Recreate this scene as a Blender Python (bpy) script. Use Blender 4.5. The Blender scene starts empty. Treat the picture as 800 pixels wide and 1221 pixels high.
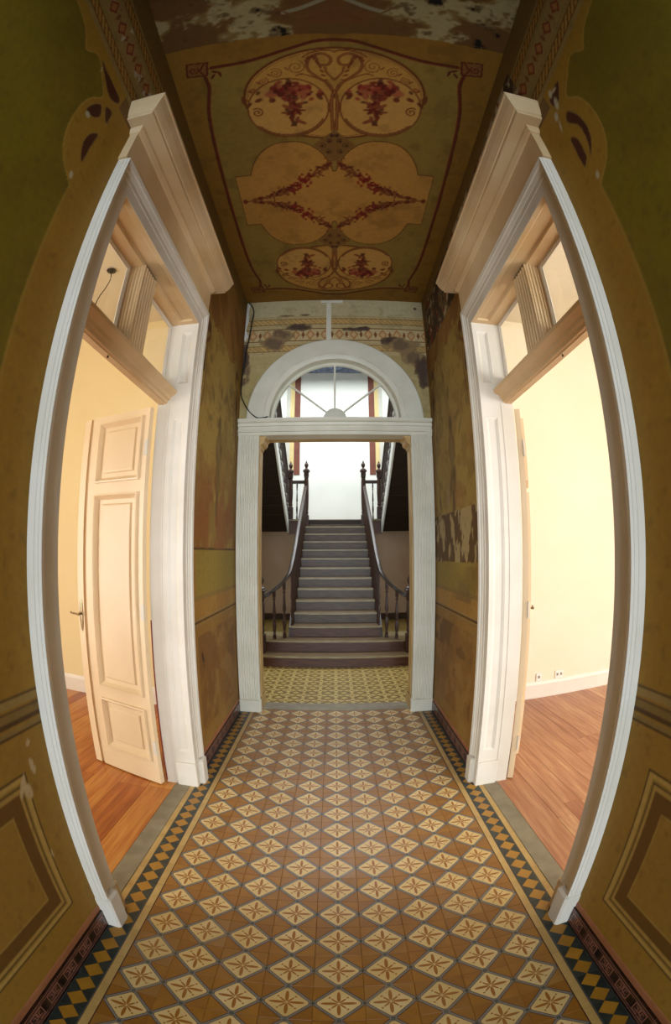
import bpy, bmesh, math, random
import numpy as np
from mathutils import Vector, Matrix

random.seed(7)
SC = bpy.context.scene
COL = SC.collection

# ------------------------------------------------------------------ camera
# full-frame fisheye, calibrated on the tile lattice of the floor
F_PX, K0 = 519.65, 0.03122
cam_d = bpy.data.cameras.new('camera')
cam_d.type = 'PANO'
cam_d.panorama_type = 'FISHEYE_LENS_POLYNOMIAL'
cam_d.sensor_fit = 'HORIZONTAL'
cam_d.sensor_width = 24.0
cam_d.sensor_height = 24.0 * 1221 / 800
MM = 24.0 / 800
cam_d.fisheye_fov = math.radians(200)
cam_d.fisheye_polynomial_k0 = 0.0
cam_d.fisheye_polynomial_k1 = -1.0 / (F_PX * MM)
cam_d.fisheye_polynomial_k2 = 0.0
cam_d.fisheye_polynomial_k3 = -K0 / (F_PX * MM) / (500 * MM) ** 2
cam_d.fisheye_polynomial_k4 = 0.0
cam_d.clip_start = 0.01
cam = bpy.data.objects.new('camera', cam_d)
COL.objects.link(cam)
B = Matrix(((1, 0, 0), (0, 0, -1), (0, 1, 0)))
R = Matrix.Rotation(-0.00185, 3, 'Z') @ Matrix.Rotation(0.09052, 3, 'X') @ B @ Matrix.Rotation(-0.00396, 3, 'Z')
cam.matrix_world = Matrix.Translation((-0.007, 0.0, 1.794)) @ R.to_4x4()
SC.camera = cam

# ------------------------------------------------------------------ light
SC.view_settings.view_transform = 'Standard'
SC.view_settings.look = 'None'
SC.view_settings.exposure = 0.0
SC.view_settings.gamma = 1.0
SC.cycles.use_denoising = True
SC.cycles.max_bounces = 10
SC.cycles.diffuse_bounces = 6
SC.cycles.sample_clamp_indirect = 6.0
world = bpy.data.worlds.new('daylight')
SC.world = world
world.use_nodes = True
bg = world.node_tree.nodes['Background']
bg.inputs[0].default_value = (0.62, 0.76, 1.0, 1)
bg.inputs[1].default_value = 0.6


def area(name, loc, rot, sx, sy, power, color):
    l = bpy.data.lights.new(name, 'AREA')
    l.shape = 'RECTANGLE'
    l.size, l.size_y, l.energy, l.color = sx, sy, power, color
    o = bpy.data.objects.new(name, l)
    o.location = loc
    o.rotation_euler = rot
    COL.objects.link(o)
    return o


PI = math.pi
YF = -1.5      # street facade, behind the camera
area('daylight_front_door', (0, YF - 3.2, 1.5), (PI / 2, 0, 0), 2.0, 2.9, 380, (0.80, 0.90, 0.98))
area('daylight_left_window', (-2.7, YF - 0.35, 1.9), (PI / 2, 0, 0), 1.9, 2.6, 70, (1.0, 0.95, 0.86))
area('daylight_left_side_window', (-5.8, 0.2, 1.6), (PI / 2, 0, -PI / 2), 1.8, 2.2, 185, (1.0, 0.97, 0.90))
area('daylight_right_window', (4.0, YF - 0.35, 1.7), (PI / 2, 0, 0), 3.0, 2.6, 150, (1.0, 0.98, 0.95))
area('daylight_right_side_window', (6.2, -0.3, 1.5), (PI / 2, 0, PI / 2), 1.8, 2.2, 290, (1.0, 0.98, 0.95))
area('daylight_hall_skylight', (0, 9.9, 7.5), (0, 0, 0), 3.6, 2.2, 470, (0.95, 0.98, 1.0))

area('fill_hall_left', (-3.4, 6.1, 1.85), (PI / 2, 0, -PI / 2), 1.6, 2.1, 30, (0.96, 0.98, 1.0))  # fill lamp added to brighten the hall floor, jambs and under-stair wall
area('fill_hall_right', (3.4, 6.1, 1.85), (PI / 2, 0, PI / 2), 1.6, 2.1, 30, (0.96, 0.98, 1.0))  # second added fill lamp, opposite side of the hall

# ------------------------------------------------------------------ helpers
def srgb(h):
    h = h.lstrip('#')
    c = [int(h[i:i + 2], 16) / 255 for i in (0, 2, 4)]
    return tuple(v / 12.92 if v <= 0.04045 else ((v + 0.055) / 1.055) ** 2.4 for v in c)


class Sock:
    """operator overloading over shader Math nodes"""
    def __init__(s, nt, o):
        s.nt, s.o = nt, o

    def m(s, op, *a):
        n = s.nt.nodes.new('ShaderNodeMath')
        n.operation = op
        for i, v in enumerate((s,) + a):
            if isinstance(v, Sock):
                s.nt.links.new(v.o, n.inputs[i])
            else:
                n.inputs[i].default_value = v
        return Sock(s.nt, n.outputs[0])

    def __add__(s, o): return s.m('ADD', o)
    def __radd__(s, o): return s.m('ADD', o)
    def __sub__(s, o): return s.m('SUBTRACT', o)
    def __rsub__(s, o): return s.m('MULTIPLY', -1.0).m('ADD', o)
    def __mul__(s, o): return s.m('MULTIPLY', o)
    def __rmul__(s, o): return s.m('MULTIPLY', o)
    def __lt__(s, o): return s.m('LESS_THAN', o)
    def __gt__(s, o): return s.m('GREATER_THAN', o)
    def abs(s): return s.m('ABSOLUTE')
    def max(s, o): return s.m('MAXIMUM', o)
    def min(s, o): return s.m('MINIMUM', o)
    def sq(s): return s * s


class Mat:
    def __init__(s, name, rough=0.6, color=None, metallic=0.0, spec=None):
        s.m = bpy.data.materials.new(name)
        s.m.use_nodes = True
        s.nt = s.m.node_tree
        s.b = s.nt.nodes['Principled BSDF']
        s.b.inputs['Roughness'].default_value = rough
        s.b.inputs['Metallic'].default_value = metallic
        if spec is not None:
            s.b.inputs['Specular IOR Level'].default_value = spec
        if color is not None:
            s.b.inputs['Base Color'].default_value = (*color, 1)

    def new(s, t): return s.nt.nodes.new(t)

    def xyz(s, coord='Object'):
        tc = s.new('ShaderNodeTexCoord')
        sp = s.new('ShaderNodeSeparateXYZ')
        s.nt.links.new(tc.outputs[coord], sp.inputs[0])
        return [Sock(s.nt, sp.outputs[i]) for i in range(3)]

    def rand(s):
        return Sock(s.nt, s.new('ShaderNodeObjectInfo').outputs['Random'])

    def noise(s, scale=5.0, detail=4.0, coord='Object', stretch=None, offset_rand=False):
        n = s.new('ShaderNodeTexNoise')
        n.inputs['Scale'].default_value = scale
        n.inputs['Detail'].default_value = detail
        tc = s.new('ShaderNodeTexCoord')
        src = tc.outputs[coord]
        if stretch or offset_rand:
            mp = s.new('ShaderNodeMapping')
            if stretch:
                mp.inputs['Scale'].default_value = stretch
            s.nt.links.new(src, mp.inputs[0])
            if offset_rand:
                r = s.rand() * 37.0
                cb = s.new('ShaderNodeCombineXYZ')
                for i in range(3):
                    s.nt.links.new(r.o, cb.inputs[i])
                s.nt.links.new(cb.outputs[0], mp.inputs['Location'])
            src = mp.outputs[0]
        s.nt.links.new(src, n.inputs['Vector'])
        return Sock(s.nt, n.outputs[0])

    def mix(s, fac, a, b):
        n = s.new('ShaderNodeMix')
        n.data_type = 'RGBA'
        if isinstance(fac, Sock):
            s.nt.links.new(fac.o, n.inputs[0])
        else:
            n.inputs[0].default_value = fac
        for idx, v in ((6, a), (7, b)):
            if isinstance(v, tuple):
                n.inputs[idx].default_value = (*v[:3], 1)
            else:
                s.nt.links.new(v, n.inputs[idx])
        return n.outputs[2]

    def ramp(s, fac, lo, hi):
        return (fac - lo) * (1.0 / (hi - lo))

    def clampramp(s, fac, lo, hi):
        return s.ramp(fac, lo, hi).max(0.0).min(1.0)

    def color(s, out):
        s.nt.links.new(out, s.b.inputs['Base Color'])
        return s

    def bump(s, h, strength=0.3, dist=0.01):
        n = s.new('ShaderNodeBump')
        n.inputs['Strength'].default_value = strength
        n.inputs['Distance'].default_value = dist
        s.nt.links.new(h.o, n.inputs['Height'])
        s.nt.links.new(n.outputs[0], s.b.inputs['Normal'])
        return s

    def roughness(s, r):
        s.nt.links.new(r.o, s.b.inputs['Roughness'])
        return s


def paint(name, a, b, rough=0.6, scale=6.0, bump=0.15, lo=0.35, hi=0.7, coord='Object'):
    bump *= 0.6
    m = Mat(name, rough)
    f = m.clampramp(m.noise(scale, 5, coord), lo, hi)
    m.color(m.mix(f, a, b))
    m.bump(m.noise(scale * 9, 4, coord), bump, 0.004)
    return m.m


class MB:
    """collects geometry for ONE mesh object"""
    def __init__(s):
        s.v, s.f, s.mi = [], [], []

    def add(s, vs, fs, mi=0):
        k = len(s.v)
        s.v += [tuple(v) for v in vs]
        s.f += [tuple(i + k for i in f) for f in fs]
        s.mi += [mi] * len(fs)
        return s

    def box(s, x0, x1, y0, y1, z0, z1, mi=0):
        x0, x1 = min(x0, x1), max(x0, x1)
        y0, y1 = min(y0, y1), max(y0, y1)
        z0, z1 = min(z0, z1), max(z0, z1)
        vs = [(x, y, z) for z in (z0, z1) for y in (y0, y1) for x in (x0, x1)]
        return s.add(vs, [(0, 2, 3, 1), (4, 5, 7, 6), (0, 1, 5, 4), (2, 6, 7, 3), (0, 4, 6, 2), (1, 3, 7, 5)], mi)

    def bbox(s, x0, x1, y0, y1, z0, z1, b=0.004, mi=0):
        """box with chamfered vertical and top edges"""
        x0, x1 = min(x0, x1), max(x0, x1)
        y0, y1 = min(y0, y1), max(y0, y1)
        z0, z1 = min(z0, z1), max(z0, z1)

        def ring(i, z):
            return [(x0 + i + b, y0 + i, z), (x1 - i - b, y0 + i, z), (x1 - i, y0 + i + b, z), (x1 - i, y1 - i - b, z),
                    (x1 - i - b, y1 - i, z), (x0 + i + b, y1 - i, z), (x0 + i, y1 - i - b, z), (x0 + i, y0 + i + b, z)]
        vs = ring(0, z0) + ring(0, z1 - b) + ring(b, z1)
        fs = [tuple(range(7, -1, -1)), tuple(range(16, 24))]
        for k in (0, 8):
            fs += [(k + i, k + (i + 1) % 8, k + 8 + (i + 1) % 8, k + 8 + i) for i in range(8)]
        return s.add(vs, fs, mi)

    def grid(s, rings, close=False, mi=0, caps=False):
        """rings: list of equal-length point lists; close = the rings are closed loops"""
        n = len(rings[0])
        vs = [p for r in rings for p in r]
        fs = []
        for i in range(len(rings) - 1):
            for j in range(n if close else n - 1):
                a, b = i * n + j, i * n + (j + 1) % n
                fs.append((a, b, b + n, a + n))
        if caps:
            fs.append(tuple(range(n - 1, -1, -1)))
            fs.append(tuple(range((len(rings) - 1) * n, len(rings) * n)))
        return s.add(vs, fs, mi)

    def tube(s, pts, r, n=8, caps=True, mi=0):
        pts = [Vector(p) for p in pts]
        rings = []
        up = Vector((0, 0, 1))
        for i, p in enumerate(pts):
            t = (pts[min(i + 1, len(pts) - 1)] - pts[max(i - 1, 0)]).normalized()
            u = t.cross(up)
            if u.length < 1e-3:
                u = t.cross(Vector((1, 0, 0)))
            u.normalize()
            w = u.cross(t)
            rr = r[i] if isinstance(r, (list, tuple)) else r
            rings.append([p + (u * math.cos(2 * PI * k / n) + w * math.sin(2 * PI * k / n)) * rr for k in range(n)])
        return s.grid(rings, True, mi, caps)

    def lathe(s, prof, c=(0, 0, 0), n=12, mi=0):
        rings = [[(c[0] + r * math.cos(2 * PI * k / n), c[1] + r * math.sin(2 * PI * k / n), c[2] + z) for k in range(n)] for r, z in prof]
        return s.grid(rings, True, mi, True)

    def rect_steps(s, o, U, V, N, rect, steps, mi=0, fill=True):
        """nested rectangle bands on a plane: rect=(u0,u1,v0,v1), steps = [(inset, height)...]"""
        o, U, V, N = Vector(o), Vector(U), Vector(V), Vector(N)
        u0, u1, v0, v1 = rect
        rings = []
        for i, h in steps:
            rings.append([o + U * u + V * v + N * h for u, v in ((u0 + i, v0 + i), (u1 - i, v0 + i), (u1 - i, v1 - i), (u0 + i, v1 - i))])
        s.grid(rings, True, mi)
        if fill:
            k = len(s.v) - 4
            s.f.append((k, k + 1, k + 2, k + 3))
            s.mi.append(mi)
        return s

    def plate(s, o, U, V, N, rect, holes, mi=0):
        """flat face with rectangular holes (for rails and stiles around panels)"""
        o, U, V, N = Vector(o), Vector(U), Vector(V), Vector(N)
        us = sorted({rect[0], rect[1], *[h[0] for h in holes], *[h[1] for h in holes]})
        vs = sorted({rect[2], rect[3], *[h[2] for h in holes], *[h[3] for h in holes]})
        for i in range(len(us) - 1):
            for j in range(len(vs) - 1):
                cu, cv = (us[i] + us[i + 1]) / 2, (vs[j] + vs[j + 1]) / 2
                if any(h[0] < cu < h[1] and h[2] < cv < h[3] for h in holes):
                    continue
                s.add([o + U * a + V * b for a, b in ((us[i], vs[j]), (us[i + 1], vs[j]), (us[i + 1], vs[j + 1]), (us[i], vs[j + 1]))], [(0, 1, 2, 3)], mi)
        return s

    def mesh(s, name, mats, smooth=False):
        me = bpy.data.meshes.new(name)
        me.from_pydata(s.v, [], s.f)
        for m in (mats if isinstance(mats, (list, tuple)) else [mats]):
            me.materials.append(m)
        me.polygons.foreach_set('material_index', s.mi)
        bm = bmesh.new()
        bm.from_mesh(me)
        bmesh.ops.remove_doubles(bm, verts=bm.verts, dist=1e-5)
        bmesh.ops.recalc_face_normals(bm, faces=bm.faces)
        bm.to_mesh(me)
        bm.free()
        if smooth:
            me.polygons.foreach_set('use_smooth', [True] * len(me.polygons))
            try:
                me.set_sharp_from_angle(angle=math.radians(38))
            except Exception:
                pass
        me.update()
        return me

    def build(s, name, mats, parent=None, smooth=False):
        return link(name, s.mesh(name, mats, smooth), parent)


def link(name, me, parent=None, loc=None):
    o = bpy.data.objects.new(name, me)
    COL.objects.link(o)
    if parent is not None:
        o.parent = parent
    if loc is not None:
        o.location = loc
    return o


def tag(o, label, cat, kind=None, group=None):
    o['label'] = label
    o['category'] = cat
    if kind:
        o['kind'] = kind
    if group:
        o['group'] = group
    return o


def empty(name, loc, label, cat, kind=None, group=None):
    o = bpy.data.objects.new(name, None)
    o.empty_display_size = 0.1
    COL.objects.link(o)
    o.location = loc
    return tag(o, label, cat, kind, group)


def local(o, parent):
    """keep world coordinates of geometry although the parent Empty is moved"""
    o.location = -Vector(parent.location)
    return o


# ------------------------------------------------------------------ materials
M_CASE = paint('white_trim_paint', srgb('#c8c1b2'), srgb('#d2ccc0'), 0.42, 3.0, 0.06)
M_CASE_SHADED = paint('white_trim_shaded_tan', srgb('#ceb58e'), srgb('#bfa072'), 0.5, 2.5, 0.12)  # same white trim, its dimmer warm lighting put into the colour as tan
M_LEAF = paint('cream_door_paint', srgb('#d8c09a'), srgb('#e0caa8'), 0.4, 2.0, 0.05)
M_ARCH = paint('grey_white_trim', srgb('#d6d4c2'), srgb('#e2e0d0'), 0.45, 4.0, 0.06)
M_JAMB_TAN = paint('tan_jamb_paint', srgb('#b3935a'), srgb('#c4a56d'), 0.5, 4.0, 0.08)
M_ROOM_L = paint('yellow_room_wall', srgb('#f0dfae'), srgb('#f3e4b8'), 0.8, 1.2, 0.05)
M_ROOM_R = paint('pale_yellow_room_wall', srgb('#f1e8cf'), srgb('#f4ecd8'), 0.8, 1.2, 0.05)
M_ROOM_CEIL = paint('room_ceiling_paint', srgb('#d9d0bc'), srgb('#dfd7c5'), 0.8, 1.2, 0.05)
M_SKIRT = paint('white_skirting', srgb('#e9e4d8'), srgb('#f1ede4'), 0.4, 2.0, 0.04)
M_HALL_WHITE = paint('hall_white_wall', srgb('#dfe2da'), srgb('#e8eae3'), 0.8, 1.0, 0.05)
M_HALL_TAN = paint('hall_tan_wall', srgb('#c9aa8a'), srgb('#d4b99c'), 0.7, 2.0, 0.08)
M_HALL_SKIRT = paint('hall_brown_skirting', srgb('#3e2613'), srgb('#4a2f18'), 0.5, 3, 0.05)
M_TERRA = paint('terracotta_stripe', srgb('#74402e'), srgb('#663526'), 0.7, 4, 0.05)
M_YELLOW = paint('yellow_stripe', srgb('#c9b67a'), srgb('#d0be86'), 0.7, 4, 0.05)
M_BEIGE = paint('pale_stripe', srgb('#b9b8ac'), srgb('#c3c2b6'), 0.7, 4, 0.05)
M_BLUE = paint('blue_grey_paint', srgb('#3f4c6c'), srgb('#8290b0'), 0.6, 7, 0.1, 0.4, 0.65)
M_STONE = paint('grey_stone', srgb('#7a715c'), srgb('#8f866e'), 0.55, 8, 0.12)
M_DARKMETAL = Mat('dark_metal', 0.45, srgb('#2a2520'), 0.6).m
M_BRASS = Mat('worn_brass', 0.32, srgb('#8d7a5c'), 0.9).m
M_BLACKWIRE = Mat('black_wire', 0.5, srgb('#1c1a18')).m
M_PLASTIC = Mat('white_plastic', 0.35, srgb('#f2f0ea')).m
M_RED = Mat('dark_red_strip', 0.6, srgb('#7a2418')).m  # plain dark red for the strip behind the left leaf
M_GROUT = paint('grout', srgb('#4d4034'), srgb('#5a4a3a'), 0.9, 20, 0.2)
M_OUTER = paint('outer_plaster', srgb('#8a8068'), srgb('#9a9078'), 0.9, 2, 0.1)

glass = bpy.data.materials.new('window_glass')
glass.use_nodes = True
nt = glass.node_tree
nt.nodes.clear()
o_ = nt.nodes.new('ShaderNodeOutputMaterial')
mx = nt.nodes.new('ShaderNodeMixShader')
tr = nt.nodes.new('ShaderNodeBsdfTransparent')
gl = nt.nodes.new('ShaderNodeBsdfGlossy')
gl.inputs['Roughness'].default_value = 0.03
lw = nt.nodes.new('ShaderNodeLayerWeight')
lw.inputs[0].default_value = 0.5
pw = nt.nodes.new('ShaderNodeMath')
pw.operation = 'POWER'
pw.inputs[1].default_value = 4.0
nt.links.new(lw.outputs['Facing'], pw.inputs[0])
fr = nt.nodes.new('ShaderNodeMath')
fr.operation = 'MULTIPLY_ADD'
fr.inputs[1].default_value = 0.5
fr.inputs[2].default_value = 0.03
nt.links.new(pw.outputs[0], fr.inputs[0])
tr.inputs[0].default_value = (0.97, 0.98, 0.97, 1)
nt.links.new(fr.outputs[0], mx.inputs[0])
nt.links.new(tr.outputs[0], mx.inputs[1])
nt.links.new(gl.outputs[0], mx.inputs[2])
nt.links.new(mx.outputs[0], o_.inputs[0])
M_GLASS = glass


def dark_wood(name, a, b, rough=0.35):
    m = Mat(name, rough)
    f = m.clampramp(m.noise(5, 6, stretch=(1, 9, 9)), 0.35, 0.65)
    m.color(m.mix(f, a, b))
    m.bump(m.noise(40, 3), 0.08, 0.002)
    return m.m


M_WOOD = dark_wood('dark_polished_wood', srgb('#24160f'), srgb('#3a241a'), 0.38)
M_RAIL = dark_wood('handrail_wood', srgb('#2a1c14'), srgb('#40301f'), 0.42)
M_BAL = dark_wood('turned_reddish_wood', srgb('#2e180b'), srgb('#452611'), 0.45)
M_TREAD = dark_wood('worn_stair_tread', srgb('#5e4f38'), srgb('#7f6947'), 0.36)
M_TREAD_NOSE = dark_wood('worn_nosing', srgb('#857650'), srgb('#a3966e'), 0.36)
M_RISER = dark_wood('stair_riser', srgb('#443321'), srgb('#5c4730'), 0.42)
M_RISER_RED = dark_wood('red_brown_riser', srgb('#472410'), srgb('#5c341a'), 0.42)
M_SOFFIT = dark_wood('dark_soffit', srgb('#1d120b'), srgb('#2e1d12'), 0.6)


def plank_mat(name, cols, rough):
    m = Mat(name, rough)
    r = m.rand()
    g1 = m.noise(3.0, 6, stretch=(9, 0.7, 1), offset_rand=True)
    g2 = m.noise(9.0, 5, stretch=(12, 0.5, 1), offset_rand=True)
    ramp = m.new('ShaderNodeValToRGB')
    el = ramp.color_ramp.elements
    el[0].position, el[0].color = 0.0, (*cols[0], 1)
    el[1].position, el[1].color = 1.0, (*cols[-1], 1)
    for i, c in enumerate(cols[1:-1], 1):
        e = el.new(i / (len(cols) - 1))
        e.color = (*c, 1)
    fac = r * 0.55 + m.clampramp(g1, 0.3, 0.72) * 0.5
    m.nt.links.new(fac.o, ramp.inputs[0])
    dark = m.mix(m.clampramp(g2, 0.45, 0.75) * 0.45, ramp.outputs[0], cols[0])
    m.color(dark)
    m.bump(g2, 0.05, 0.002)
    return m.m


M_PLANK_L = plank_mat('honey_plank', [srgb('#85400f'), srgb('#a85c1c'), srgb('#c08038'), srgb('#cf9850')], 0.32)
M_PLANK_R = plank_mat('pinkish_plank', [srgb('#8a5034'), srgb('#a66e4c'), srgb('#bb8a64'), srgb('#e2c08c')], 0.30)


# ---- floor tile: cream diamond with a flower, brown quarters, grey-blue lines
def tile_mat():
    m = Mat('encaustic_tile', 0.36)
    x, y, z = m.xyz()
    ax, ay = x.abs(), y.abs()
    s = ax + ay
    wear = m.noise(9, 5, 'Object', offset_rand=True)
    wear2 = m.noise(1.1, 4, 'Object', offset_rand=True)
    rnd = m.rand()
    brown = m.mix(m.clampramp(wear, 0.35, 0.7), srgb('#8d5d14'), srgb('#9c6c1e'))
    brown = m.mix(rnd * 0.5, brown, srgb('#7c4e12'))
    cream = m.mix(m.clampramp(wear, 0.3, 0.7), srgb('#ccb070'), srgb('#d8c08a'))
    cream = m.mix(rnd * 0.3, cream, srgb('#bd9a4c'))
    line = srgb('#77736a')
    dark = srgb('#4a2418')
    petal = srgb('#945c10')
    c = m.mix((s > 0.113) * (ax.max(ay) > 0.0) * ((0.1 - ay).max(0.1 - ax) < 0.0835), line, brown)
    inner_dark = (s > 0.1075) * (s < 0.1125) * ((0.1 - ay).max(0.1 - ax) < 0.087)
    c = m.mix(inner_dark, c, dark)
    d1 = (s < 0.0935) * (ax.max(ay) < 0.0865)
    c = m.mix(d1, c, dark)
    d2 = (s < 0.0900) * (ax.max(ay) < 0.0835)
    c = m.mix(d2, c, cream)

    def ell(u, v, c0, a, b):
        return (((u - c0) * (1 / a)).sq() + (v * (1 / b)).sq()) < 1.0
    p = (ax + ay) * 0.7071
    q = (ax - ay) * 0.7071
    fl = ell(ax, ay, 0.038, 0.031, 0.0075).max(ell(ay, ax, 0.038, 0.031, 0.0075))
    fl = fl.max(ell(p, q, 0.022, 0.019, 0.0042)).max(ell(p, q, 0.049, 0.0045, 0.0045))
    c = m.mix(fl, c, petal)
    # little squares at the corners of the diamonds
    sqd = (0.1 - ax).max(ay).min((0.1 - ay).max(ax))
    c = m.mix(sqd < 0.0115, c, line)
    c = m.mix(sqd < 0.0085, c, srgb('#4b4d44'))
    c = m.mix(m.clampramp(wear2, 0.55, 0.75) * 0.25, c, srgb('#a08c66'))
    m.color(c)
    m.roughness(m.clampramp(wear, 0.2, 0.8) * 0.2 + 0.36)
    m.bump(wear, 0.12, 0.0015)
    return m.m


def border_mat():
    m = Mat('border_diamond_tile', 0.4)
    x, y, z = m.xyz()
    wear = m.noise(9, 5, 'Object', offset_rand=True)
    # two diamonds per 20 cm piece, pitch 10 cm
    yy = (y.abs() - 0.05).abs()
    s = x.abs() + yy * 0.98
    och = m.mix(m.clampramp(wear, 0.3, 0.7), srgb('#a87a22'), srgb('#976a1a'))
    blk = m.mix(m.clampramp(wear, 0.35, 0.75), srgb('#1f2724'), srgb('#343a34'))
    c = m.mix(s < 0.0480, blk, och)
    c = m.mix(x.abs() > 0.052, c, srgb('#4c5450'))
    m.color(c)
    m.bump(wear, 0.12, 0.0015)
    return m.m


def key_mat():
    """Greek key skirting tile: two square spirals and a dark square, period 17 cm"""
    m = Mat('greek_key_tile', 0.32)
    x, y, z = m.xyz()
    # y along the wall, z up
    blk, pink, dk = srgb('#1e0a08'), srgb('#b87f6c'), srgb('#120706')

    def spiral(cy, flip):
        u = (y - cy) * flip
        v = z
        mx_ = u.abs().max(v.abs())
        ring1 = (mx_ > 0.0225) * (mx_ < 0.0262)
        gap1 = (u > 0.0215) * (v < -0.008)
        a = ring1 * (1.0 - gap1)
        ring2 = (mx_ > 0.0095) * (mx_ < 0.0130)
        gap2 = (u < -0.008) * (v > -0.0115)
        b = ring2 * (1.0 - gap2 * 1.0)
        con = (u > 0.0110) * (u < 0.0255) * ((v + 0.0100).abs() < 0.0018)
        dot = mx_ < 0.005
        return a.max(b).max(con)
    pat = spiral(-0.018, 1.0).max(spiral(0.038, -1.0))
    c = m.mix(pat, blk, pink)
    c = m.mix((z.abs() > 0.030) * (z.abs() < 0.0325), c, pink)
    c = m.mix((z.abs() > 0.044) * (z.abs() < 0.047), c, pink)
    c = m.mix(((y + 0.066).abs() < 0.017) * (z.abs() < 0.022), c, dk)
    c = m.mix(m.clampramp(m.noise(12, 4, 'Object', offset_rand=True), 0.5, 0.8) * 0.4, c, srgb('#6d5040'))
    m.color(c)
    return m.m


def hall_tile_mat():
    m = Mat('olive_star_tile', 0.38)
    x, y, z = m.xyz()
    wear = m.noise(9, 5, 'Object', offset_rand=True)
    ax, ay = x.abs(), y.abs()
    ol = m.mix(m.clampramp(wear, 0.3, 0.7), srgb('#6b5218'), srgb('#7d6426'))
    cr = m.mix(m.clampramp(wear, 0.3, 0.7), srgb('#b39a54'), srgb('#c4ae6c'))
    p = (ax + ay)
    star = (((ax - 0.05) * 20.0).sq() + (ay * 46.0).sq() < 1.0).max(((ay - 0.05) * 20.0).sq() + (ax * 46.0).sq() < 1.0)
    dia = p < 0.052
    corner = ((0.1 - ax) + (0.1 - ay)) < 0.05
    edge = (p > 0.086) * (p < 0.100)
    c = m.mix(star.max(dia).max(corner).max(edge), ol, cr)
    c = m.mix(p < 0.022, c, srgb('#5d4218'))
    m.color(c)
    return m.m


M_TILE, M_BORDER, M_KEY, M_HTILE = tile_mat(), border_mat(), key_mat(), hall_tile_mat()
_ms = Mat('cream_strip_tile', 0.4)
_x, _y, _z = _ms.xyz()
_c = _ms.mix(_ms.clampramp(_ms.noise(9, 4, 'Object', offset_rand=True), 0.3, 0.7), srgb('#a98a4e'), srgb('#bb9d60'))
_ms.color(_ms.mix(_x.abs() > 0.0185, _c, srgb('#4a2418')))
M_STRIP = _ms.m
M_TERRA_CAP = paint('pink_cap_strip', srgb('#9a6440'), srgb('#8a5634'), 0.6, 10, 0.1)


def vcol_mat(name, rough=0.75, bump=0.25):
    m = Mat(name, rough, spec=0.3)
    at = m.new('ShaderNodeVertexColor')
    at.layer_name = 'Col'
    n = m.noise(28, 6, 'Object')
    lo = m.new('ShaderNodeMix')
    lo.data_type = 'RGBA'
    lo.blend_type = 'MULTIPLY'
    lo.inputs[0].default_value = 1.0
    g = m.mix(m.clampramp(n, 0.3, 0.7), (0.90, 0.90, 0.90), (1.05, 1.05, 1.05))
    m.nt.links.new(at.outputs[0], lo.inputs[6])
    m.nt.links.new(g, lo.inputs[7])
    m.color(lo.outputs[2])
    m.bump(m.noise(45, 5, 'Object'), bump, 0.003)
    return m.m


M_FRESCO = vcol_mat('painted_plaster', 0.7, 0.3)
M_FRESCO_C = vcol_mat('painted_ceiling_plaster', 0.8, 0.3)


# ------------------------------------------------------------------ painting on numpy grids
_rs = np.random.RandomState(3)
_LAT = [_rs.rand(128, 128) for _ in range(6)]


def vnoise(x, y, k=0):
    xi, yi = np.floor(x).astype(int), np.floor(y).astype(int)
    fx, fy = x - xi, y - yi
    fx, fy = fx * fx * (3 - 2 * fx), fy * fy * (3 - 2 * fy)
    L = _LAT[k % 6]
    a, b = L[xi % 128, yi % 128], L[(xi + 1) % 128, yi % 128]
    c, d = L[xi % 128, (yi + 1) % 128], L[(xi + 1) % 128, (yi + 1) % 128]
    return (a * (1 - fx) + b * fx) * (1 - fy) + (c * (1 - fx) + d * fx) * fy


def fbm(x, y, k=0, o=5):
    s, a, t = 0, 0.5, 0
    for i in range(o):
        s = s + a * vnoise(x * 2 ** i + 17 * i, y * 2 ** i + 31 * i, k + i)
        t += a
        a *= 0.55
    return s / t


def step(e0, e1, v):
    t = np.clip((v - e0) / (e1 - e0), 0, 1)
    return t * t * (3 - 2 * t)


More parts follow.
